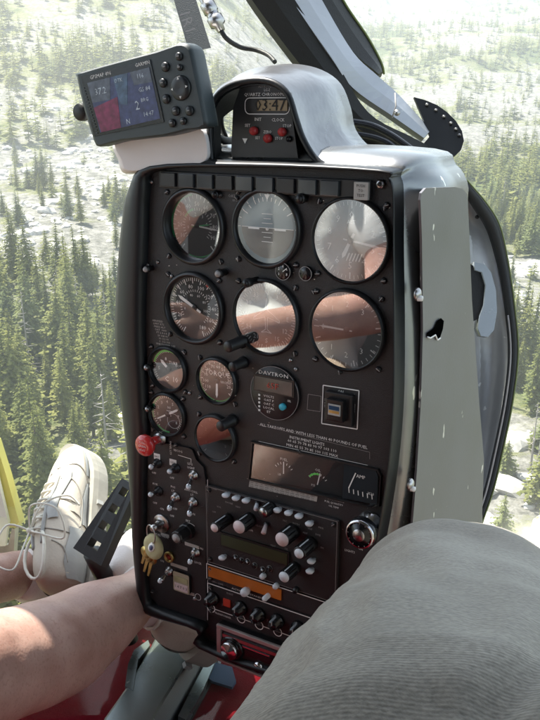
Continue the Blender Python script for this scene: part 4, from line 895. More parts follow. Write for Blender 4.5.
# cable harness behind the hood
for i, (pts, lab) in enumerate((([(352, 122), (372, 126), (392, 136), (412, 150), (425, 158)], 'black hose curving along the foot of the windshield post, above the other wires'), ([(356, 134), (376, 138), (392, 146), (400, 158)], 'black hose curving between the clock hood and the console top corner'), ([(352, 128), (360, 142), (376, 150), (384, 160)], 'black wire dropping steeply right behind the clock hood'))):
    cable('hose', [px(x, y, 1.04 + .02 * i) for x, y in pts], .0045 - .0008 * i, 'black_gloss', lab, 'hose')
slab('junction_box', [(352, 118), (372, 124), (404, 148), (404, 164), (356, 160)], [1.12] * 5, .03, 'black_matte', 'black wiring box under the windshield post behind the console', 'box')

# side fairing right of the console
fo = px(480, 520, 1.1)
fair = tag(empty('side_fairing', Matrix.Translation(fo)), 'curved shiny grey metal fairing with black rubber edge, right of the console beside the window', 'fairing')
edge = [(452, 165), (466, 186), (481, 206), (494, 228), (503, 262), (510, 305), (514, 352), (509, 400), (499, 450), (489, 492), (476, 530), (466, 570)]
eZ = [1.10, 1.10, 1.11, 1.12, 1.13, 1.13, 1.13, 1.12, 1.11, 1.10, 1.09, 1.08]
inner = [(440, 180), (448, 196), (452, 215), (455, 240), (458, 270), (460, 305), (462, 352), (462, 400), (460, 450), (456, 492), (450, 530), (444, 570)]
bulge = [(446, 170), (466, 205), (476, 225), (484, 240), (484, 270), (488, 305), (492, 352), (490, 400), (484, 450), (476, 492), (466, 530), (456, 570)]
b = B(); E_ = smoothpts([px(x, y, z) - fo for (x, y), z in zip(edge, eZ)], 5); I_ = smoothpts([px(x, y, z - .02) - fo for (x, y), z in zip(inner, eZ)], 5); G_ = smoothpts([px(x, y, z + .03 + .02 * math.sin(i * 1.1)) - fo for i, ((x, y), z) in enumerate(zip(bulge, eZ))], 5)
loops = []
for e, g_, i_ in zip(E_, G_, I_): loops.append([i_, i_.lerp(g_, .5) + FW * .012, g_, g_.lerp(e, .5) + FW * .006, e, e + FW * .006, g_ + FW * .01, i_ + FW * .006])
b.loft(loops, 'silver_side', caps=True); b.lathe(px(477, 217, 1.125) - fo, [(.003, 0), (.0025, .002), (0, .003)], 'black', ax=-FW, seg=8)
b.done('metal_skin', fair, fix=True)
b = B(); wd = [1, 4, 5.5, 5.5, 4.5, 4, 4, 4, 4, 4, 4, 4]; prof = []
O_ = smoothpts([px(x + w_, y - w_ * .4, z) - fo for (x, y), z, w_ in zip(edge, eZ, wd)], 5); I2 = smoothpts([px(x - w_, y + w_ * .3, z - .002) - fo for (x, y), z, w_ in zip(edge, eZ, wd)], 5)
b.loft([[i_, i_.lerp(e, .5) - FW * .006, e, e + FW * .010, i_ + FW * .010] for e, i_ in zip(O_, I2)], 'rubber', caps=True); b.tube([p - FW * .002 for p in O_], .0011, 'olive_edge', 5)
b.tube([p - FW * .004 for p in I2[26:]], .0012, 'grey_mark', 5); b.done('rubber_edge', fair, fix=True)
# lever / vent handle
hp = [(474, 262), (484, 264), (491, 272), (496, 290), (497, 312), (494, 330), (488, 337), (481, 336), (478, 328), (480, 316), (484, 305), (486, 285), (482, 272), (475, 270)]
slab('vent_lever', hp, [1.06] * len(hp), .022, 'silver', 'rounded grey lever with a black slot, between the console side and the shiny fairing', 'lever', smooth=True)
lv_o = px(*hp[0], 1.06)
b = B(); s_ = [px(x, y, 1.066) - lv_o for x, y in ((470, 264), (482, 270), (486, 285), (484, 305), (480, 318), (472, 322))]; b.add(s_ + [p + FW * .01 for p in s_], [tuple(range(6)), tuple(range(11, 5, -1))] + [(i, (i + 1) % 6, (i + 1) % 6 + 6, i + 6) for i in range(6)], 'black_matte'); b.done('slot', bpy.data.objects['vent_lever'], fix=True)

# ================================================================== CABIN: floor, tunnel, roof, windshield, seats
b = B(); FU = -.755
def hq(r, f, u): return Vector((r, f, u))
fl_out = [(-1.22, -1.0), (.42, -1.0), (.42, .80), (.1, 1.0), (-.30, 1.06), (-.62, 1.0), (-.76, .90), (-.84, .70), (-1.22, .55)]
b.prism(fl_out, FU - .03, FU, 'red_carpet', 'steel'); tag(b.done('cabin_floor', mw=HF), kind='structure', label=None)
bpy.data.objects['cabin_floor']['label'] = 'red carpeted helicopter cabin floor'
# floor seams
# tunnel (metal channel) : traced top face between photo pixels on a plane 3 cm above the floor
def onu(x, y, u):
    r = cw(((x - 270) / FPX, (y - 360) / FPX, 1)); t = u / r.dot(V); p = r * t; return Vector((p.dot(U), p.dot(F), u))
to = onu(150, 700, FU)
tun = tag(empty('floor_channel', HF @ Matrix.Translation(to)), 'scuffed grey metal channel on the red floor below the bare leg', 'floor channel')
b = B(); zt = FU + .030
Lp = [(96, 740), (105, 718), (132, 680), (152, 645), (162, 625)]; Rp = [(162, 740), (154, 718), (171, 690), (192, 655), (202, 635)]
Lq = [onu(x, y, zt) - to for x, y in Lp]; Rq = [onu(x, y, zt) - to for x, y in Rp]
b.loft([[l + Vector((-.004, 0, -.029)), l, l + Vector((.003, 0, .0015)), l.lerp(r_, .5) + Vector((0, 0, .0015)), r_ + Vector((-.003, 0, .0015)), r_] for l, r_ in zip(Lq, Rq)], 'tunnel_metal', closed=False, smooth=False); b.loft([[r_, r_ + Vector((.018, 0, -.029)), r_ + Vector((.035, 0, -.029))] for r_ in Rq], 'black', closed=False, smooth=False); b.done('channel_body', tun)
b = B(); Fp = [(125, 686), (128, 664), (134, 650), (148, 640), (150, 645), (138, 660), (133, 690)]; q = [onu(x, y, zt + .003) - to for x, y in Fp]; b.add(q + [p - Vector((0, 0, .03)) for p in q], [tuple(range(7)), tuple(range(13, 6, -1))] + [(i, (i + 1) % 7, (i + 1) % 7 + 7, i + 7) for i in range(7)], 'tunnel_metal'); b.done('flange', tun, fix=True)
# dark strip at right of the channel and blue cloth under console
q = [onu(x, y, FU + .012) for x, y in ((186, 720), (178, 716), (190, 692), (207, 660), (214, 645), (218, 655), (203, 690))]; o_ = q[0].copy(); b = B(); b.prism([(p.x - o_.x, p.y - o_.y) for p in q], -.010, 0, 'tunnel_metal'); tag(b.done('floor_plate', mw=HF @ Matrix.Translation(o_)), 'thin dark metal plate on the red floor along the right of the floor channel', 'metal plate')
q = [onu(x, y, FU + .016) for x, y in ((203, 668), (214, 657), (232, 662), (236, 676), (232, 682), (212, 676))]; o_ = q[0].copy(); b = B(); b.prism([(p.x - o_.x, p.y - o_.y) for p in q], -.012, -.008, 'blue_cloth'); tag(b.done('cloth', mw=HF @ Matrix.Translation(o_)), 'small folded blue cloth lying on the floor under the console', 'cloth')

# unseen roof, its pilot-side opening and front band shaped to place sun and shade
RU = .55
b = B()
def roofpoly(p): b.prism(p, RU, RU + .03, 'cabin_lining')
roofpoly([(-.93, -1.1), (.55, -1.1), (.55, .62), (-.93, .62)]); roofpoly([(-1.55, -1.1), (-.9301, -1.1), (-.9301, -.32), (-1.55, -.32)]); roofpoly([(-1.55, -.3199), (-1.48, -.3199), (-1.48, .60), (-1.55, .60)])
roofpoly([(-1.55, .6001), (-.9301, .6001), (-.96, .86), (-1.34, .90), (-1.55, .93)])  # front band added to throw shade on the pilot's shin and lower shoe
tag(b.done('cabin_roof_shade', mw=HF), kind='structure'); bpy.data.objects['cabin_roof_shade']['label'] = 'unseen grey lined helicopter cabin roof, cut out to shape the sunlight'
b = B(); b.box((-.4, -1.12, -.1), (2.0, .04, 1.34), 'cabin_lining'); b.box((.50, -.55, -.30), (.04, 1.0, .85), 'cabin_lining'); b.box((-1.42, -.75, -.30), (.04, .6, .85), 'cabin_lining'); tag(b.done('cabin_wall', mw=HF), kind='structure')
# bubble windshield
b = B(); cc_ = Vector((-.44, .1, .0)); loops = []
for i in range(25):
    th_ = R(-68 + 118 * i / 24); loop = []
    for k in range(41):
        ph = R(-95 + 190 * k / 40); loop.append(cc_ + Vector((1.12 * math.cos(th_) * math.sin(ph), 1.45 * math.cos(th_) * math.cos(ph), .85 * math.sin(th_))))
    loops.append(loop)
b.loft(loops, 'windshield', closed=False); tag(b.done('windshield', mw=HF), 'clear curved bubble windshield round the front of the cabin', 'windshield')
# seats
for r_, lab in ((-.88, 'dark padded seat under the pilot at the left'), (-.02, 'dark padded seat under the passenger in grey trousers')):
    s = empty('seat', HF @ Matrix.Translation(Vector((r_, -.1, FU)))); tag(s, lab, 'seat', 'cabin seats')
    b = B(); b.box((0, .02, .065), (.44, .40, .11), 'seat_cloth', bev=.03); b.done('seat_cushion', s)
    b = B(); b.box((0, -.30, .38), (.44, .10, .62), 'seat_cloth', bev=.04); b.done('backrest', s)
# door sill bits at left
do = px(-8, 560, 1.35)
dr = tag(empty('door_frame', Matrix.Translation(do)), 'sunlit yellow and white edge of the left door frame at the left margin', 'door frame')
slab('yellow_strip', [(-20, 430), (-5, 440), (6, 475), (19, 522), (15, 528), (2, 528), (-8, 490)], [1.35] * 7, .03, 'yellow_paint', parent=dr, origin=do)
slab('white_panel', [(-20, 440), (-9, 440), (-2, 480), (8, 522), (5, 546), (-20, 548)], [1.335] * 6, .012, 'white_paint', parent=dr, origin=do)
slab('grey_foot', [(-20, 549), (8, 545), (12, 528), (15, 530), (12, 585), (-20, 590)], [1.345] * 6, .02, 'steel', parent=dr, origin=do)

# ---- pedals
def pedal(o, quad, th, holes, armpts, lab):
    n = geometry.normal(quad); n = n if n.dot(o) > 0 else -n; r = tag(empty('rudder_pedal', Matrix.Translation(o)), lab, 'pedal', None)
    b = B(); tl, tr_, br, bl_ = quad; m_ = len(holes)
    # ladder bar: two rails and rungs between holes
    def P(s, t): a = tl.lerp(tr_, s); c = bl_.lerp(br, s); return a.lerp(c, t) - o
    def blk(s0, s1, t0, t1):
        vs = [P(s0, t0), P(s1, t0), P(s1, t1), P(s0, t1)]; vs = vs + [v_ + n * th for v_ in vs]; b.add(vs, [(0, 1, 2, 3), (7, 6, 5, 4), (0, 4, 5, 1), (1, 5, 6, 2), (2, 6, 7, 3), (3, 7, 4, 0)], 'black_matte')
    b.mats = []; blk(0, .30, 0, 1); blk(.70, 1, 0, 1); last = 0
    for h0, h1 in holes: blk(.30, .70, last, h0); last = h1
    blk(.30, .70, last, 1)
    c0 = P(.5, .5) + n * th * .95; 
    b.done('foot_bar', r, fix=True)
    b = B(); b.tube([p - o for p in armpts], [.0130, .0125, .012, .012][:len(armpts)], 'black', 14); b.done('pedal_arm', r); return r
pedal(px(112, 590, 1.16), [px(122, 478, 1.13), px(136, 487, 1.11), px(101, 566, 1.09), px(73, 548, 1.11)], .016, [(.08, .18), (.31, .41), (.54, .64), (.78, .88)], [px(93, 553, 1.12), px(102, 572, 1.14), px(118, 600, 1.17), px(130, 640, 1.2)], 'black ladder shaped pedal with four holes between the left shoe and the console')
pedal(px(124, 560, 1.25), [px(116, 532, 1.26), px(142, 534, 1.26), px(142, 556, 1.26), px(116, 550, 1.26)], .015, [(.2, .4), (.6, .8)], [px(128, 545, 1.27), px(130, 570, 1.28), px(134, 620, 1.3)], 'small black pedal end showing between the ladder shaped pedal and the console edge')

# ================================================================== PEOPLE
def capsule(b, p, r1, q, r2, m, seg=20, sx=None):
    p = Vector(p); q = Vector(q); d = q - p; L_ = d.length
    if L_ < 1e-6: d = Vector((0, 0, 1))
    ax = d.normalized(); pr = []
    for k in range(6): a = R(-90 + 18 * k); pr.append((r1 * math.cos(a), r1 * math.sin(a)))
    for k in range(6): a = R(18 * k); pr.append((r2 * math.cos(a), L_ + r2 * math.sin(a)))
    pr[0] = (1e-7, pr[0][1]); pr[-1] = (1e-7, pr[-1][1])
    b.lathe(p, pr, m, ax=ax, seg=seg)
def chain(b, pts, m):
    for (p, r1), (q, r2) in zip(pts, pts[1:]): capsule(b, p, r1, q, r2, m)
def remesh(b, name, voxel, parent, smooth=4, disp=None, mm=None):
    o = b.done(name + '_raw'); md = o.modifiers.new('r', 'REMESH'); md.mode = 'VOXEL'; md.voxel_size = voxel
    if smooth: s = o.modifiers.new('s', 'SMOOTH'); s.iterations = smooth; s.factor = .5
    dg = bpy.context.evaluated_depsgraph_get(); me = bpy.data.meshes.new_from_object(o.evaluated_get(dg)); me.name = name
    bpy.data.objects.remove(o)
    me.materials.clear(); me.materials.append(M(mm)); me.polygons.foreach_set('use_smooth', [True] * len(me.polygons)); me.polygons.foreach_set('material_index', [0] * len(me.polygons))
    if disp:
        nv = [v_.normal.copy() for v_ in me.vertices]; cv = [v_.co.copy() for v_ in me.vertices]; fl_ = []
        for c_, n_v in zip(cv, nv): fl_ += list(c_ + n_v * disp(c_))
        me.vertices.foreach_set('co', fl_)
    me.update(); ob = bpy.data.objects.new(name, me); C.objects.link(ob); ob.parent = parent; return ob
def hand(b, wrist, d, side, m, curl=.6, s=1.0):   # d: palm direction, side: toward thumb
    d = d.normalized(); side = (side - d * side.dot(d)).normalized(); up = d.cross(side)
    w_ = Vector(wrist); capsule(b, w_, .024 * s, w_ + d * .03, .026 * s, m)
    for k in range(4):
        o = side * (.028 - .0185 * k); base = w_ + d * .025 + o * .7; kn = w_ + d * (.088 - .004 * abs(k - 1.3)) + o
        capsule(b, base, .0155, kn, .0105, m, 12); L_ = (.040, .045, .042, .033)[k]; dd = d.copy(); p = kn
        for j, fr_ in enumerate((1, .65, .5)):
            a = curl * (j + 1) * .75; nd = d * math.cos(a) - up * math.sin(a); q = p + nd * L_ * fr_; capsule(b, p, .0094 - .0008 * j, q, .0086 - .0008 * j, m, 12); p = q
    t = w_ + d * .03 + side * .026; t2 = t + (d * .6 + side * .55 - up * .3).normalized() * .042; t3 = t2 + (d * .9 + side * .05 - up * .4).normalized() * .034; chain(b, [(w_ + d * .012 + side * .012, .016), (t, .014), (t2, .0112), (t3, .0092)], m)
def head(b, c, fwd, m):
    up = Vector((0, 0, 1)); sd = fwd.cross(up).normalized(); c = Vector(c)
    capsule(b, c + up * .02 - fwd * .015, .083, c + up * .03 + fwd * .01, .080, m, 24); capsule(b, c - up * .045 + fwd * .03, .058, c - up * .065 + fwd * .045, .042, m, 20)
    capsule(b, c + up * .012 + fwd * .088, .009, c - up * .018 + fwd * .105, .014, m, 12)
    for s in (-1, 1): capsule(b, c + sd * s * .085 + up * .015, .016, c + sd * s * .087 - up * .02, .011, m, 12); capsule(b, c + sd * s * .03 + up * .028 + fwd * .082, .012, c + sd * s * .03 + up * .026 + fwd * .084, .012, m, 12)
    capsule(b, c - up * .05 + fwd * .088 - sd * .02, .008, c - up * .05 + fwd * .088 + sd * .02, .008, m, 10)

def hv(w_): return HFi @ w_
# ---- shoe builder (local: y toe, z up, x medial)
def make_shoe(parent, mw, lab):
    def sec(y, hw, zb, zt, n=22, e=2.6):
        out = []
        for k in range(n):
            a = R(-90) + 2 * math.pi * k / n; c, s = math.cos(a), math.sin(a)
            x = hw * (abs(c) ** (2 / e)) * (1 if c >= 0 else -1); z = (zb + zt) / 2 + (zt - zb) / 2 * (abs(s) ** (2 / e)) * (1 if s >= 0 else -1)
            if z > (zb + zt) / 2: x *= 1 - .38 * ((z - (zb + zt) / 2) / ((zt - zb) / 2)) ** 2
            out.append(Vector((x + .004 * math.sin((y) * 9), y, z)))
        return out
    b = B(); S = [(-.004, .020, .012, .070), (.004, .031, .010, .085), (.03, .037, .008, .093), (.06, .038, .008, .090), (.09, .038, .008, .092), (.12, .039, .008, .090), (.15, .043, .008, .080), (.18, .047, .008, .068), (.21, .049, .008, .058), (.24, .046, .008, .050), (.265, .038, .010, .042), (.282, .025, .012, .034), (.290, .008, .016, .026)]
    b.loft([sec(*s) for s in S], 'shoe_leather', caps=True); u_ = b.done('shoe', parent, fix=True); u_['label'] = lab; u_.matrix_parent_inverse = Matrix.Identity(4); u_.matrix_local = mw
    md = u_.modifiers.new('s', 'SUBSURF'); md.levels = 1; md.render_levels = 1
    b = B(); out = []
    for y, hw in ((-.012, .018), (-.004, .030), (.02, .040), (.07, .038), (.11, .037), (.16, .045), (.21, .052), (.25, .046), (.28, .028), (.294, .010)): out.append((hw + .004 * math.sin(y * 9), y))
    ol = out + [(-x + .008 * math.sin(y * 9), y) for x, y in out[::-1]]
    ol = [(p.x, p.y) for p in closed_smooth([Vector((x, y, 0)) for x, y in ol], 3)]
    b.loft([[Vector((x * k, y * 1.0, z + .012 * max(0, (y - .2) / .09) ** 2)) for x, y in ol] for k, z in ((.92, -.020), (1.0, -.016), (1.02, .004), (1.0, .014), (.9, .018))], 'shoe_sole', caps=True, smooth=False)
    for y in (-.002, .03, .06, .09, .12, .15, .18, .21, .24): 
        for s in (-1, 1): b.box((s * (.040 + .008 * math.sin(y * 9)), y, .000), (.006, .008, .012), 'shoe_panel')
    b.done('sole', u_, fix=True)
    b = B()   # overlay panels: heel counter and toe cap strips as raised seams
    def surf(y, side, t):   # point on side of upper, t 0 bottom..1 top
        for i in range(len(S) - 1):
            if S[i][0] <= y <= S[i + 1][0]:
                f = (y - S[i][0]) / (S[i + 1][0] - S[i][0]); hw = S[i][1] * (1 - f) + S[i + 1][1] * f; zb = S[i][2] * (1 - f) + S[i + 1][2] * f; z1 = S[i][3] * (1 - f) + S[i + 1][3] * f; break
        a = R(-90 + 180 * t); c, s = math.cos(a), math.sin(a); e = 2.6
        x = hw * abs(c) ** (2 / e); z = (zb + z1) / 2 + (z1 - zb) / 2 * abs(s) ** (2 / e) * (1 if s >= 0 else -1)
        if z > (zb + z1) / 2: x *= 1 - .38 * ((z - (zb + z1) / 2) / ((z1 - zb) / 2)) ** 2
        return Vector((side * x * 1.012 + .004 * math.sin(y * 9), y, z + .0006))
    for side in (-1, 1):
        for path in ([(.05, .25), (.07, .45), (.075, .62), (.085, .85)], [(.10, .22), (.115, .5), (.12, .88)], [(.075, .45), (.11, .40), (.15, .45), (.18, .62), (.19, .80)], [(.16, .2), (.19, .38), (.215, .60), (.225, .95)], [(.02, .55), (.045, .6), (.06, .75)], [(.13, .30), (.135, .55), (.14, .75)]):
            b.tube(smoothpts([surf(y, side, t) for y, t in path], 4), .0011, 'shoe_seam', 5)
        b.tube(smoothpts([surf(y, side, t) for y, t in ((.06, .90), (.09, .86), (.13, .84), (.17, .84), (.20, .86))], 4), .0032, 'shoe_panel', 6)
    b.done('stitching', u_)
    for side in (-1, 1):
        for ys, tlo, thi in (([-.0, .02, .045, .07, .085], .16, .56), ([.098, .12, .15, .18], .20, .40), ([.195, .215, .235, .255, .27], .14, .44), ([.10, .12, .14, .16, .18, .20], .66, .80)):
            b = B(); rows = []
            for y in ys: rows.append([surf(y, side, tlo + (thi - tlo) * q / 5 + .03 * math.sin(y * 60)) * 1.0 + Vector((side * .0022 * (1 if 0 < q < 5 else .1), 0, .0008)) for q in range(6)])
            b.loft(rows, 'shoe_panel', closed=False); b.done('leather_panel', u_)
    b = B()
    for k in range(6):
        y = .085 + k * .020; l_ = surf(y, -1, .86); r_ = surf(y + .006, 1, .86); mm_ = l_.lerp(r_, .5) + Vector((0, 0, .006)); b.tube(smoothpts([l_, mm_, r_], 4), .0019, 'lace', 6)
        l_ = surf(y + .006, -1, .86); r_ = surf(y, 1, .86); mm_ = l_.lerp(r_, .5) + Vector((0, 0, .009)); b.tube(smoothpts([l_, mm_, r_], 4), .0019, 'lace', 6)
    k0 = Vector((0, .085, .102)); b.lathe(k0 - Vector((0, 0, .004)), [(.005, 0), (.006, .004), (.003, .009)], 'lace', seg=8)
    b.tube(smoothpts([k0, k0 + Vector((.03, .02, .02)), k0 + Vector((.065, .0, .0)), k0 + Vector((.050, -.035, -.025)), k0 + Vector((.018, -.015, -.002)), k0], 6), .0016, 'lace', 6)
    b.tube(smoothpts([k0, k0 + Vector((-.02, .01, .03)), k0 + Vector((-.035, -.045, .04)), k0 + Vector((-.015, -.07, .02)), k0 + Vector((-.005, -.03, .008)), k0], 6), .0016, 'lace', 6)
    b.tube(smoothpts([k0, k0 + Vector((.03, .03, .0)), k0 + Vector((.055, .045, -.03)), k0 + Vector((.06, .03, -.05))], 6), .0016, 'lace', 6); b.done('laces', u_)
    b = B(); b.tube([Vector((.024 * math.cos(a * R(20)), .046 + .042 * math.sin(a * R(20)), .088 + .006 * math.cos(a * R(20)) ** 2)) for a in range(19)], .0026, 'lace', 8, False); b.done('collar', u_)
    return u_
def frame_ty(o, T, Zs):
    T = T.normalized(); X_ = T.cross(Zs).normalized(); Z_ = X_.cross(T); return Matrix(((X_.x, T.x, Z_.x, o.x), (X_.y, T.y, Z_.y, o.y), (X_.z, T.z, Z_.z, o.z), (0, 0, 0, 1)))

# ---- pilot (left seat)
pil = tag(empty('person', HF @ Matrix.Translation(Vector((-.88, -.1, FU)))), 'pilot at the left with bare legs and laced white sneakers on the pedals', 'person')
PO = Vector((-.88, -.1, FU))
def q_(r, f, u): return Vector((r, f, u)) - PO
def wq(w_): return hv(w_) - PO
rk = wq(px(-74, 690, .74)); ra_ = wq(px(146, 590, 1.12)); rm = wq(px(60, 646, .93)); rh = q_(-.78, -.06, -.56)
lk = q_(-.86, .37, -.49); la = wq(px(22, 575, 1.27)); lh = q_(-.96, -.06, -.57)
b = B()
chain(b, [(rh, .085), (rh.lerp(rk, .5), .078), (rk.lerp(rh, .12), .066), (rk, .060), (rk.lerp(rm, .5) , .054), (rm, .055), (rm.lerp(ra_, .45), .046), (rm.lerp(ra_, .8), .034), (ra_, .034), (wq(px(152, 590, 1.165)), .033)], 'skin')
chain(b, [(lh, .085), (lh.lerp(lk, .5), .078), (lk, .060), (lk.lerp(la, .35), .056), (lk.lerp(la, .75), .036), (la, .035), (wq(px(52, 585, 1.30)), .036)], 'skin')
pv = q_(-.88, -.08, -.52); chest = q_(-.88, -.16, -.18); neck = q_(-.88, -.16, .06); hd = q_(-.88, -.12, .20)
for s in (-1, 1):
    capsule(b, pv + Vector((s * .06, 0, 0)), .10, chest + Vector((s * .07, 0, 0)), .11, 'skin'); capsule(b, chest + Vector((s * .07, 0, .05)), .10, neck + Vector((s * .13, 0, -.08)), .055, 'skin')
capsule(b, neck + Vector((0, 0, -.05)), .055, hd - Vector((0, 0, .04)), .050, 'skin')
rs = neck + Vector((.18, 0, -.08)); re = q_(-.62, -.04, -.35); rw = q_(-.80, .26, -.36)
ls = neck + Vector((-.18, 0, -.08)); le = q_(-1.18, -.05, -.28); lw = q_(-1.20, .20, -.42)
chain(b, [(rs, .050), (rs.lerp(re, .5), .045), (re, .040), (re.lerp(rw, .35), .040), (rw, .027)], 'skin'); chain(b, [(ls, .050), (ls.lerp(le, .5), .045), (le, .040), (le.lerp(lw, .35), .040), (lw, .027)], 'skin')
hand(b, rw, (rw - re), Vector((0, 0, 1)), 'skin', .75); hand(b, lw, (lw - le), Vector((.5, 0, 1)), 'skin', .75)
head(b, hd, Vector((0, 1, 0)), 'skin')
remesh(b, 'body', .005, pil, 5, lambda c: .0022 * noise.noise(c * 17) + .001 * noise.noise(c * 45), mm='skin')
b = B()
for s in (-1, 1):
    capsule(b, pv + Vector((s * .06, 0, 0)), .112, chest + Vector((s * .07, 0, 0)), .122, 'shirt'); capsule(b, chest + Vector((s * .07, 0, .05)), .112, neck + Vector((s * .12, 0, -.09)), .068, 'shirt')
chain(b, [(rs, .064), (rs.lerp(re, .55), .062)], 'shirt'); chain(b, [(ls, .064), (ls.lerp(le, .55), .062)], 'shirt')
def folds(amp, sc): return lambda c: amp * (noise.noise(c * sc) + .5 * noise.noise(c * sc * 2.3)) + .3 * amp * math.sin(28 * (c.z + .3 * c.x + .3 * noise.noise(c * 6)))
remesh(b, 'shirt', .007, pil, 6, folds(.015, 8), 'shirt')
b = B(); chain(b, [(rh, .102), (rh.lerp(rk, .20), .098)], 'shorts'); chain(b, [(lh, .102), (lh.lerp(lk, .20), .098)], 'shorts'); capsule(b, rh, .10, lh, .10, 'shorts'); remesh(b, 'shorts', .008, pil, 5, folds(.006, 12), 'shorts')
b = B(); capsule(b, hd + Vector((0, -.022, .035)), .090, hd + Vector((0, .0, .055)), .082, 'hair'); remesh(b, 'hair', .006, pil, 3, lambda c: .004 * noise.noise(c * 60), 'hair')
b = B(); capsule(b, wq(px(126, 571, 1.165)), .026, wq(px(140, 548, 1.20)), .030, 'sock'); b.done('sock', pil)
for (a_, pts, n_) in ((ra_, [wq(px(140, 588, 1.11)), wq(px(150, 597, 1.13)), wq(px(156, 597, 1.16))], 0), (la, [wq(px(22, 573, 1.26)), wq(px(33, 577, 1.275)), wq(px(46, 582, 1.29))], 1)):
    b = B(); b.tube(pts, [.037, .040, .042], 'sock', 20); b.done('sock', pil)
lT = cw((-.318, .150, 1.415)) - cw((-.262, .338, 1.215)); s1 = make_shoe(pil, Matrix.Translation(-PO) @ HFi @ frame_ty(cw((-.266, .340, 1.225)), lT, cw((-.52, -.12, -.84))) @ Matrix.Scale(.93, 4), 'left sneaker standing tall on the pedal, sunlit at the toe')
rT = cw((-.166, .215, 1.35)) - cw((-.098, .372, 1.14)); s2 = make_shoe(pil, Matrix.Translation(-PO) @ HFi @ frame_ty(cw((-.086, .388, 1.15)), rT, cw((-.62, -.32, -.70))), 'right sneaker half hidden behind the console corner')

# ---- passenger holding the camera (right seat)
GO = Vector((-.02, -.1, FU)); pas = tag(empty('person', HF @ Matrix.Translation(GO)), 'passenger at the right whose raised knee wears faded grey corduroy trousers', 'person')
def g_(r, f, u): return Vector((r, f, u)) - GO
def wg(w_): return hv(w_) - GO
kA = wg(px(446, 618, .60)); kB = wg(px(432, 900, .30)); kH = g_(.03, -.12, -.42); an = g_(-.16, .62, -.68)
k2 = g_(.22, .46, -.40); h2_ = g_(.16, -.12, -.42); a2 = g_(.20, .60, -.68)
b = B(); chain(b, [(kH, .085), (kB, .082), (kA, .060), (an, .040), (an + Vector((0, .16, -.03)), .035)], 'skin'); chain(b, [(h2_, .085), (k2, .060), (a2, .040), (a2 + Vector((0, .16, -.03)), .035)], 'skin')
pv = g_(.09, -.26, -.45); ch = g_(.11, -.42, -.12); nk = g_(.11, -.46, .12); hd = g_(.11, -.43, .26)
for s in (-1, 1): capsule(b, pv + Vector((s * .05, 0, 0)), .10, ch + Vector((s * .06, 0, 0)), .11, 'skin'); capsule(b, ch + Vector((s * .06, 0, .05)), .10, nk + Vector((s * .12, 0, -.08)), .055, 'skin')
capsule(b, nk + Vector((0, 0, -.05)), .055, hd - Vector((0, 0, .04)), .05, 'skin')
for s, wr in ((1, g_(.30, .02, -.27)), (-1, g_(-.10, -.10, -.31))):
    sh_ = nk + Vector((s * .17, 0, -.08)); el = g_(.09 + s * .27, -.32, -.24); chain(b, [(sh_, .05), (sh_.lerp(el, .5), .045), (el, .038), (wr, .026)], 'skin'); hand(b, wr, wr - el, Vector((0, 0, 1)), 'skin', .7)
head(b, hd, Vector((0, 1, 0)), 'skin'); remesh(b, 'body', .006, pas, 5, mm='skin')
b = B()
chain(b, [(kH, .105), (kB, .095), (kA.lerp(kB, .25), .074), (kA, .068), (kA.lerp(an, .2), .066), (an, .062)], 'corduroy'); chain(b, [(kB + Vector((.03, 0, 0)), .098), (wg(px(482, 623, .605)), .070), (wg(px(520, 668, .60)), .071)], 'corduroy'); chain(b, [(h2_, .105), (k2, .082), (an.lerp(a2, 1), .062)], 'corduroy'); capsule(b, kH, .11, h2_, .11, 'corduroy'); capsule(b, pv + Vector((-.04, 0, 0)), .12, pv + Vector((.04, 0, 0)), .12, 'corduroy')
def tf(c):
    pw = HF @ (c + GO); fz = pw.dot(FW); X_ = 270 + pw.x / fz * FPX; Y_ = 360 + pw.dot(DN) / fz * FPX; cr = 0
    if fz > .1:
        for (ax_, ay_, bx_, by_, wd_, dp_) in ((215, 735, 318, 632, 8, .0045), (318, 632, 372, 600, 10, .002), (470, 735, 560, 640, 22, .004), (380, 560, 480, 600, 16, .0025)):
            ex, ey = bx_ - ax_, by_ - ay_; l2 = ex * ex + ey * ey; tt = ((X_ - ax_) * ex + (Y_ - ay_) * ey) / l2; sd_ = ((X_ - ax_) * ey - (Y_ - ay_) * ex) / math.sqrt(l2)
            k_ = max(0, min(1, min(tt, 1 - tt) * 4)) if -.0 < tt < 1 else 0
            cr -= dp_ * k_ * math.exp(-(sd_ / wd_) ** 2); cr += dp_ * .8 * k_ * math.exp(-((sd_ - wd_ * 1.8) / wd_ / 1.3) ** 2)
    d = .0042 * noise.noise(c * 8) + .0022 * noise.noise(c * 24)
    ax = (kA - kB).normalized(); t = (c - kB).dot(ax) / (kA - kB).length; s = (c - kB).cross(ax)
    if -.6 < t < 1.4: d += .0012 * math.sin(13 * (t + .9 * noise.noise(c * 5))) * max(0, 1 - abs(t - .4))
    return d + cr
remesh(b, 'trousers', .0035, pas, 8, tf, 'corduroy')
b = B()
for s in (-1, 1): capsule(b, pv + Vector((s * .05, 0, .04)), .112, ch + Vector((s * .06, 0, 0)), .122, 'shirt'); capsule(b, ch + Vector((s * .06, 0, .05)), .112, nk + Vector((s * .11, 0, -.09)), .068, 'shirt')
remesh(b, 'shirt', .008, pas, 6, folds(.008, 9), 'shirt')
b = B(); capsule(b, hd + Vector((0, -.022, .035)), .090, hd + Vector((0, .0, .055)), .082, 'hair'); remesh(b, 'hair', .006, pas, 3, lambda c: .004 * noise.noise(c * 60), 'hair')

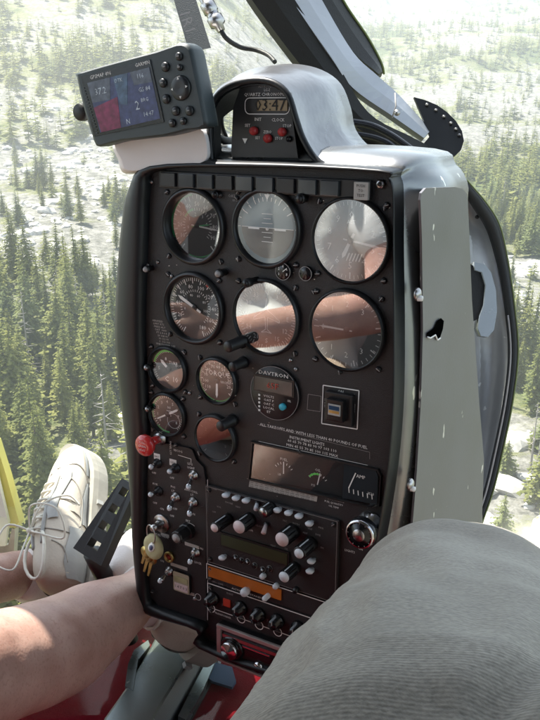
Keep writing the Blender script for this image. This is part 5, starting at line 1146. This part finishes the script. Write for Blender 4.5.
#TERRAIN
# ================================================================== TERRAIN, FOREST, HAZE
def interp(x, tab):
    if x <= tab[0][0]: return tab[0][1]
    for (a, va), (c, vc) in zip(tab, tab[1:]):
        if x <= c: t = (x - a) / (c - a); return va + (vc - va) * t
    return tab[-1][1]
HL = [(0, -112), (120, -104), (190, -102), (280, -111), (410, -110), (620, -92), (860, -45), (1080, 9), (1500, 120), (3000, 150), (9000, 260), (14000, 200)]
HR = [(0, -100), (120, -90), (180, -98), (300, -119), (460, -133), (850, -146), (1400, -134), (2200, -92), (3200, -12), (4200, 10), (9000, 20), (14000, -40)]
def mixw(az):
    t = max(0, min(1, (az + 7) / 14)); return t * t * (3 - 2 * t)
def fbm(x, y, o=5):
    s = 0; a = 1; f = 1
    for _ in range(o): s += a * noise.noise(Vector((x * f, y * f, 3.1))); a *= .5; f *= 2.1
    return s
def height(x, y):
    r = math.hypot(x, y); az = math.degrees(math.atan2(x, y)); t = mixw(az)
    h = interp(r, HL) * (1 - t) + interp(r, HR) * t
    k = max(0, min(1, (r - 60) / 200))
    h += fbm(x / 160, y / 160, 4) * 7 * k + fbm(x / 35 + 9, y / 35, 3) * 1.6 + fbm(x / 900, y / 900, 4) * min(110, .028 * r)
    if r > 700: h += (1 - abs(noise.noise(Vector((x / 420, y / 420, 7))))) * min(50, (r - 700) * .02)
    return h
DL = [(0, .7), (310, .74), (370, .38), (430, .22), (600, .26), (760, .45), (1000, .55), (2000, .75), (9000, .7)]
DR = [(0, .45), (150, .5), (190, .5), (230, .68), (310, .55), (350, .25), (430, .25), (480, .80), (820, .85), (950, .45), (1050, .25), (1250, .6), (1450, .25), (1900, .6), (2400, .45), (9000, .45)]
def dens(x, y):
    r = math.hypot(x, y); az = math.degrees(math.atan2(x, y)); t = mixw(az)
    d = interp(r, DL) * (1 - t) + interp(r, DR) * t
    s = 70 if r < 700 else (200 if r < 2500 else 420)
    return max(0, min(1, d + .75 * fbm(x / s + 4, y / s, 3) * (1 if r > 150 else .6)))
az_list = []; a = -180.0
while a < 180 - 1e-6: az_list.append(a); a += .16 if -24 < a < 24 else (.6 if -40 < a < 40 else 4)
rings = [0.5, 15, 35]; r = 60.0
while r < 14000: rings.append(r); r *= 1.0125
vs = []; vd = []; n = len(az_list)
for r in rings:
    for a in az_list:
        x, y = r * math.sin(R(a)), r * math.cos(R(a)); vs.append((x, y, height(x, y))); vd.append(dens(x, y))
fs = []
for i in range(len(rings) - 1):
    for k in range(n): fs.append((i * n + (k + 1) % n, i * n + k, (i + 1) * n + k, (i + 1) * n + (k + 1) % n))
fs.append(tuple(range(n))[::-1])
me = bpy.data.meshes.new('mountain_terrain'); me.from_pydata(vs, [], fs); me.polygons.foreach_set('use_smooth', [True] * len(fs))
at = me.attributes.new('cover', 'FLOAT', 'POINT'); at.data.foreach_set('value', vd)
ter = bpy.data.objects.new('mountain_terrain', me); C.objects.link(ter); tag(ter, kind='structure'); 
def terrain_mat():
    m = bpy.data.materials.new('terrain'); nt, b = nodes(m); L = nt.links.new
    tc = nt.nodes.new('ShaderNodeTexCoord')
    def N_(sc, det=6, rough=.6):
        x = nt.nodes.new('ShaderNodeTexNoise'); x.inputs['Scale'].default_value = sc; x.inputs['Detail'].default_value = det; x.inputs['Roughness'].default_value = rough; L(tc.outputs['Object'], x.inputs['Vector']); return x.outputs['Fac']
    def ramp(src, els):
        x = nt.nodes.new('ShaderNodeValToRGB'); r_ = x.color_ramp
        while len(r_.elements) < len(els): r_.elements.new(.5)
        for e, (p, c) in zip(r_.elements, els): e.position = p; e.color = (*c, 1)
        L(src, x.inputs[0]); return x.outputs[0]
    rock = ramp(N_(.16, 9, .8), [(.34, (.05, .05, .045)), (.48, (.16, .155, .14)), (.60, (.28, .27, .25)), (.80, (.42, .41, .39))])
    soil = ramp(N_(.5, 7, .7), [(.3, (.07, .085, .035)), (.5, (.14, .145, .07)), (.7, (.26, .24, .15))])
    veg = ramp(N_(.35, 8, .8), [(.35, (.03, .045, .016)), (.55, (.075, .095, .033)), (.75, (.16, .16, .07))])
    cov = nt.nodes.new('ShaderNodeAttribute'); cov.attribute_name = 'cover'
    def mm(op, a, b_, c=None):
        x = nt.nodes.new('ShaderNodeMath'); x.operation = op
        for i, q in enumerate((a, b_, c)):
            if q is None: continue
            if isinstance(q, (int, float)): x.inputs[i].default_value = q
            else: L(q, x.inputs[i])
        return x.outputs[0]
    def mix(f, a, c):
        x = nt.nodes.new('ShaderNodeMix'); x.data_type = 'RGBA'; L(f, x.inputs[0]); L(a, x.inputs[6]); L(c, x.inputs[7]); return x.outputs[2]
    def sm(src, lo, hi):
        x = nt.nodes.new('ShaderNodeMapRange'); x.interpolation_type = 'SMOOTHSTEP'; x.inputs[1].default_value = lo; x.inputs[2].default_value = hi; L(src, x.inputs[0]); return x.outputs[0]
    c1 = mm('ADD', cov.outputs['Fac'], mm('MULTIPLY', mm('SUBTRACT', N_(.045, 8, .8), .5), 1.6))
    c2 = mm('ADD', cov.outputs['Fac'], mm('MULTIPLY', mm('SUBTRACT', N_(.022, 9, .85), .5), 2.2))
    col = mix(sm(c1, .38, .60), rock, soil); col = mix(sm(c2, .58, .85), col, veg); L(col, b.inputs['Base Color']); b.inputs['Roughness'].default_value = .95; b.inputs['Specular IOR Level'].default_value = .15
    bp = nt.nodes.new('ShaderNodeBump'); bp.inputs['Strength'].default_value = .8; bp.inputs['Distance'].default_value = 1.5; L(N_(.25, 8, .7), bp.inputs['Height']); L(bp.outputs[0], b.inputs['Normal'])
    MATS['terrain'] = m; me.materials.append(m)
terrain_mat()
def leaf_mat(name, a, c):
    m = bpy.data.materials.new(name); nt, b = nodes(m); L = nt.links.new
    oi = nt.nodes.new('ShaderNodeObjectInfo'); ge = nt.nodes.new('ShaderNodeNewGeometry')
    ad = nt.nodes.new('ShaderNodeMath'); ad.operation = 'MULTIPLY_ADD'; ad.inputs[1].default_value = .45; L(ge.outputs['Random Per Island'], ad.inputs[0])
    s = nt.nodes.new('ShaderNodeMath'); s.operation = 'MULTIPLY'; s.inputs[1].default_value = .55; L(oi.outputs['Random'], s.inputs[0]); L(s.outputs[0], ad.inputs[2])
    r = nt.nodes.new('ShaderNodeValToRGB'); r.color_ramp.elements[0].color = (*a, 1); r.color_ramp.elements[1].color = (*c, 1); L(ad.outputs[0], r.inputs[0]); L(r.outputs[0], b.inputs['Base Color'])
    b.inputs['Roughness'].default_value = .7; b.inputs['Specular IOR Level'].default_value = .2
    tr = nt.nodes.new('ShaderNodeBsdfTranslucent'); L(r.outputs[0], tr.inputs[0]); mx = nt.nodes.new('ShaderNodeMixShader'); mx.inputs[0].default_value = .42
    o = nt.nodes['Material Output']; L(b.outputs[0], mx.inputs[1]); L(tr.outputs[0], mx.inputs[2]); L(mx.outputs[0], o.inputs[0]); MATS[name] = m
leaf_mat('conifer', (.10, .12, .03), (.30, .30, .085)); leaf_mat('young_conifer', (.10, .13, .04), (.22, .24, .09)); mat('bark', (.13, .10, .075), .9, bump=.5, bscale=3); mat('dead_bark', (.30, .27, .24), .9)
def conifer_mesh(seed, tiers, per, wid, leafm, clumps=4):
    rnd = random.Random(seed); b = B()     # unit height 1
    for i in range(tiers):
        t = (i + rnd.random() * .5) / tiers; z = .10 + .88 * t; ln = wid * (1 - t) ** .85 * (1 if t > .12 else .7) + .012
        k_ = max(4, int(per * (1 - t * .5))); a0 = rnd.random() * 6
        for k in range(k_):
            if rnd.random() < .13: continue
            a = a0 + 2 * math.pi * k / k_ + rnd.uniform(-.25, .25); l_ = ln * rnd.uniform(.6, 1.2); dr = rnd.uniform(-.30, .02) * l_; d = Vector((math.cos(a), math.sin(a), 0)); s = Vector((-d.y, d.x, 0))
            for c in range(clumps):
                u0, u1 = c / clumps, (c + 1.15) / clumps; w0 = l_ * .27 * (1 - u0 * .6) * rnd.uniform(.7, 1.2); p = d * l_ * u0 + Vector((0, 0, z + dr * u0 + rnd.uniform(-.004, .006))); q = d * l_ * u1 + Vector((0, 0, z + dr * u1 + rnd.uniform(-.012, .004)))
                tw = Vector((0, 0, rnd.uniform(-.3, .3))) * w0
                b.add([p, p.lerp(q, .55) + s * w0 + tw - Vector((0, 0, w0 * .35)), q, p.lerp(q, .55) - s * w0 - tw - Vector((0, 0, w0 * .35))], [(0, 1, 2), (0, 2, 3)], leafm)
    me_ = bpy.data.meshes.new('crown'); me_.from_pydata([tuple(v) for v in b.v], [], b.f); me_.materials.append(M(leafm)); return me_
def trunk_mesh(m='bark', top=1.0):
    b = B(); b.lathe((0, 0, -.04), [(.017, 0), (.012, .3), (.006, .75), (.001, top)], m, seg=7)
    me_ = bpy.data.meshes.new('trunk'); me_.from_pydata([tuple(v) for v in b.v], [], b.f); me_.materials.append(M(m)); return me_
crowns = [conifer_mesh(1, 34, 15, .20, 'conifer'), conifer_mesh(2, 32, 14, .17, 'conifer'), conifer_mesh(3, 30, 15, .24, 'conifer'), conifer_mesh(4, 36, 12, .14, 'conifer'), conifer_mesh(5, 26, 14, .27, 'young_conifer')]
tm = trunk_mesh()
def snag_mesh(seed):
    rn = random.Random(seed); b = B(); b.lathe((0, 0, -.04), [(.016, 0), (.010, .4), (.004, .9), (.001, 1.0)], 'dead_bark', seg=6)
    for k in range(34):
        z = rn.uniform(.25, .95); a = rn.uniform(0, 6.28); l_ = .13 * (1.05 - z) + .02; d = Vector((math.cos(a) * l_, math.sin(a) * l_, rn.uniform(-.3, .1) * l_)); b.tube([(0, 0, z), (d.x, d.y, z + d.z)], [.003, .0008], 'dead_bark', 4, False)
    me_ = bpy.data.meshes.new('snag'); me_.from_pydata([tuple(v) for v in b.v], [], b.f); me_.materials.append(M('dead_bark')); return me_
snag = snag_mesh(3)
low = [conifer_mesh(11, 13, 8, .27, 'conifer', 1), conifer_mesh(12, 12, 8, .22, 'conifer', 1), conifer_mesh(13, 11, 8, .34, 'conifer', 1)]
def add_trunk(me_):
    bm = bmesh.new(); bm.from_mesh(me_); nf = len(bm.faces); bm.from_mesh(tm); bm.faces.ensure_lookup_table()
    for f in bm.faces[nf:]: f.material_index = 1
    bm.to_mesh(me_); bm.free(); me_.materials.append(M('bark'))
for l_ in low: add_trunk(l_)
low += low[:3]
rnd = random.Random(5); near = []; far = []; tries = 0
def vis_px_(x, y, z):
    v = Vector((x, y, z)); f_ = v.dot(FW); return 270 + v.x / f_ * FPX, 360 + v.dot(DN) / f_ * FPX, f_
# sample area elements: r distribution favours near
bands = [(95, 200, 60), (200, 330, 70), (330, 560, 70), (560, 1000, 90), (1000, 1800, 190), (1800, 3200, 500), (3200, 6000, 3500), (6000, 9500, 12000)]
for r0, r1, area in bands:
    amax = 30 if r0 < 1500 else 24
    nn = int(R(2 * amax) / 2 * (r1 * r1 - r0 * r0) / area)
    for _ in range(nn):
        r_ = math.sqrt(rnd.uniform(r0 * r0, r1 * r1)); a = R(rnd.uniform(-amax, amax)); x, y = r_ * math.sin(a), r_ * math.cos(a); d = dens(x, y)
        if rnd.random() > (d * 1.1) ** 1.4: continue
        z = height(x, y); hgt = (rnd.uniform(22, 38) if (x < 0 and r_ < 360) else rnd.uniform(14, 30)) * (1.0 if d > .5 else .7) * (.6 if rnd.random() < .2 else 1)
        if r_ > 1800: hgt *= 1.25
        X_, Y_, f_ = vis_px_(x, y, z + hgt * .5)
        ok = -25 < X_ < 565 and -20 < Y_ < 600 and not (130 < X_ < 470 and Y_ > 90)
        if ok and r_ < 620: near.append((hgt / f_ , x, y, z, hgt, r_))
        else: far.append((x, y, z, hgt))
near.sort(reverse=True); sel = near[:280]; far += [(t[1], t[2], t[3], t[4]) for t in near[280:]]
print('trees', len(sel), len(far))
for i, (_, x, y, z, hgt, r_) in enumerate(sel):
    v = rnd.randrange(5) if x > 0 or r_ > 260 else rnd.randrange(4)
    e = bpy.data.objects.new('conifer_tree', None); C.objects.link(e); e.location = (x, y, z - .3); wds = rnd.uniform(.85, 1.2); e.scale = (hgt * wds, hgt * wds, hgt); e.rotation_euler = (rnd.uniform(-.03, .03), rnd.uniform(-.03, .03), rnd.uniform(0, 6.28))
    side = 'left' if x < 0 else 'right'
    if side == 'left': lab, gr = ('tall green conifer in the dense near forest left of the console', 'conifers of the near forest at the left') if r_ < 330 else ('small conifer among pale rocks on the left hillside', 'conifers on the rocky left hillside')
    else: lab, gr = ('conifer on the sunny rocky ground seen past the right side of the console', 'conifers on the rocky ground at the right') if r_ < 330 else ('distant slim conifer of the valley forest at the right', 'conifers of the valley forest at the right')
    tag(e, lab, 'tree', gr)
    if rnd.random() < .05:
        e['label'] = 'bare grey dead tree standing among the green conifers'; e['group'] = 'dead trees among the conifers'; e.name = 'dead_tree'; o = bpy.data.objects.new('trunk', snag); C.objects.link(o); o.parent = e; continue
    for nm_, me_ in (('crown', crowns[v]), ('trunk', tm)): o = bpy.data.objects.new(nm_, me_); C.objects.link(o); o.parent = e
# the rest of the forest: one object, instanced on points
srcs = bpy.data.collections.new('forest_sources')
for k, l_ in enumerate(low): srcs.objects.link(bpy.data.objects.new('forest_source', l_))
me2 = bpy.data.meshes.new('far_forest'); me2.from_pydata([(x, y, z - .3) for x, y, z, h in far], [], [])
at = me2.attributes.new('hgt', 'FLOAT', 'POINT'); at.data.foreach_set('value', [h for *_, h in far])
ff = bpy.data.objects.new('far_forest', me2); C.objects.link(ff); tag(ff, 'mass of small conifers covering the far slopes and valley', 'forest', kind='stuff')
g = bpy.data.node_groups.new('forest', 'GeometryNodeTree'); g.interface.new_socket('Geometry', in_out='INPUT', socket_type='NodeSocketGeometry'); g.interface.new_socket('Geometry', in_out='OUTPUT', socket_type='NodeSocketGeometry')
gi = g.nodes.new('NodeGroupInput'); go_ = g.nodes.new('NodeGroupOutput'); ip = g.nodes.new('GeometryNodeInstanceOnPoints'); ci = g.nodes.new('GeometryNodeCollectionInfo'); ci.inputs['Collection'].default_value = srcs; ci.inputs['Separate Children'].default_value = True
m2p = g.nodes.new('GeometryNodeMeshToPoints'); na = g.nodes.new('GeometryNodeInputNamedAttribute'); na.data_type = 'FLOAT'; na.inputs['Name'].default_value = 'hgt'; cx_ = g.nodes.new('ShaderNodeCombineXYZ')
rv_ = g.nodes.new('FunctionNodeRandomValue'); rv_.data_type = 'FLOAT_VECTOR'; rv_.inputs[1].default_value = (.05, .05, 6.28)
for i in range(3): g.links.new(na.outputs[0], cx_.inputs[i])
g.links.new(gi.outputs[0], m2p.inputs['Mesh']); g.links.new(m2p.outputs[0], ip.inputs['Points']); g.links.new(ci.outputs[0], ip.inputs['Instance']); ip.inputs['Pick Instance'].default_value = True
g.links.new(cx_.outputs[0], ip.inputs['Scale']); g.links.new(rv_.outputs[0], ip.inputs['Rotation']); g.links.new(ip.outputs[0], go_.inputs[0])
mdf = ff.modifiers.new('forest', 'NODES'); mdf.node_group = g
# boulders on the open ground
def boulders():
    rn = random.Random(8); b = B(); cnt = 0
    base = []
    for k in range(6):
        bm = bmesh.new(); bmesh.ops.create_icosphere(bm, subdivisions=2, radius=1)
        for v in bm.verts: v.co *= 1 + .45 * noise.noise(v.co * 1.3 + Vector((k * 7, 0, 0)))
        bm.verts.index_update(); base.append(([v.co.copy() for v in bm.verts], [tuple(v.index for v in f.verts) for f in bm.faces])); bm.free()
    while cnt < 1500:
        r_ = math.sqrt(rn.uniform(90 ** 2, 750 ** 2)); a = R(rn.uniform(-26, 26)); x, y = r_ * math.sin(a), r_ * math.cos(a)
        if dens(x, y) > .42: continue
        s = rn.uniform(.5, 1.0) ** 2 * rn.choice((1.5, 2.5, 5)); vs_, fs_ = rn.choice(base); q = Matrix.Rotation(rn.uniform(0, 6), 3, 'Z'); sc = Vector((1.3, 1, .6)) * s; o = Vector((x, y, height(x, y)))
        b.add([o + q @ Vector((v.x * sc.x, v.y * sc.y, v.z * sc.z)) for v in vs_], fs_, 'granite', False); cnt += 1
    tag(b.done('boulders'), 'pale granite boulders strewn over the open ground', 'boulders', kind='stuff')
mat('granite', (.46, .44, .41), .9, bump=.6, bscale=2, var=.3, vscale=.6)
boulders()
# air
b = B(); b.box((0, 0, 130), (24000, 24000, 1060), 'haze_air') if 'haze_air' in MATS else None
m = bpy.data.materials.new('haze_air'); m.use_nodes = True; nt = m.node_tree; nt.nodes.clear(); o = nt.nodes.new('ShaderNodeOutputMaterial'); pv_ = nt.nodes.new('ShaderNodeVolumePrincipled')
pv_.inputs['Color'].default_value = (.80, .89, 1, 1); pv_.inputs['Density'].default_value = .00014; pv_.inputs['Anisotropy'].default_value = .2; nt.links.new(pv_.outputs[0], o.inputs['Volume']); MATS['haze_air'] = m
zmin = min(v[2] for v in vs) - 1; zmax = max(v[2] for v in vs) + 40
b = B(); b.box((0, 0, (zmin + zmax) / 2), (29000, 29000, zmax - zmin), 'haze_air'); tag(b.done('haze'), 'pale blue haze in the mountain air', 'haze', kind='stuff')
for o in bpy.data.objects:
    if '_at' in o: del o['_at']
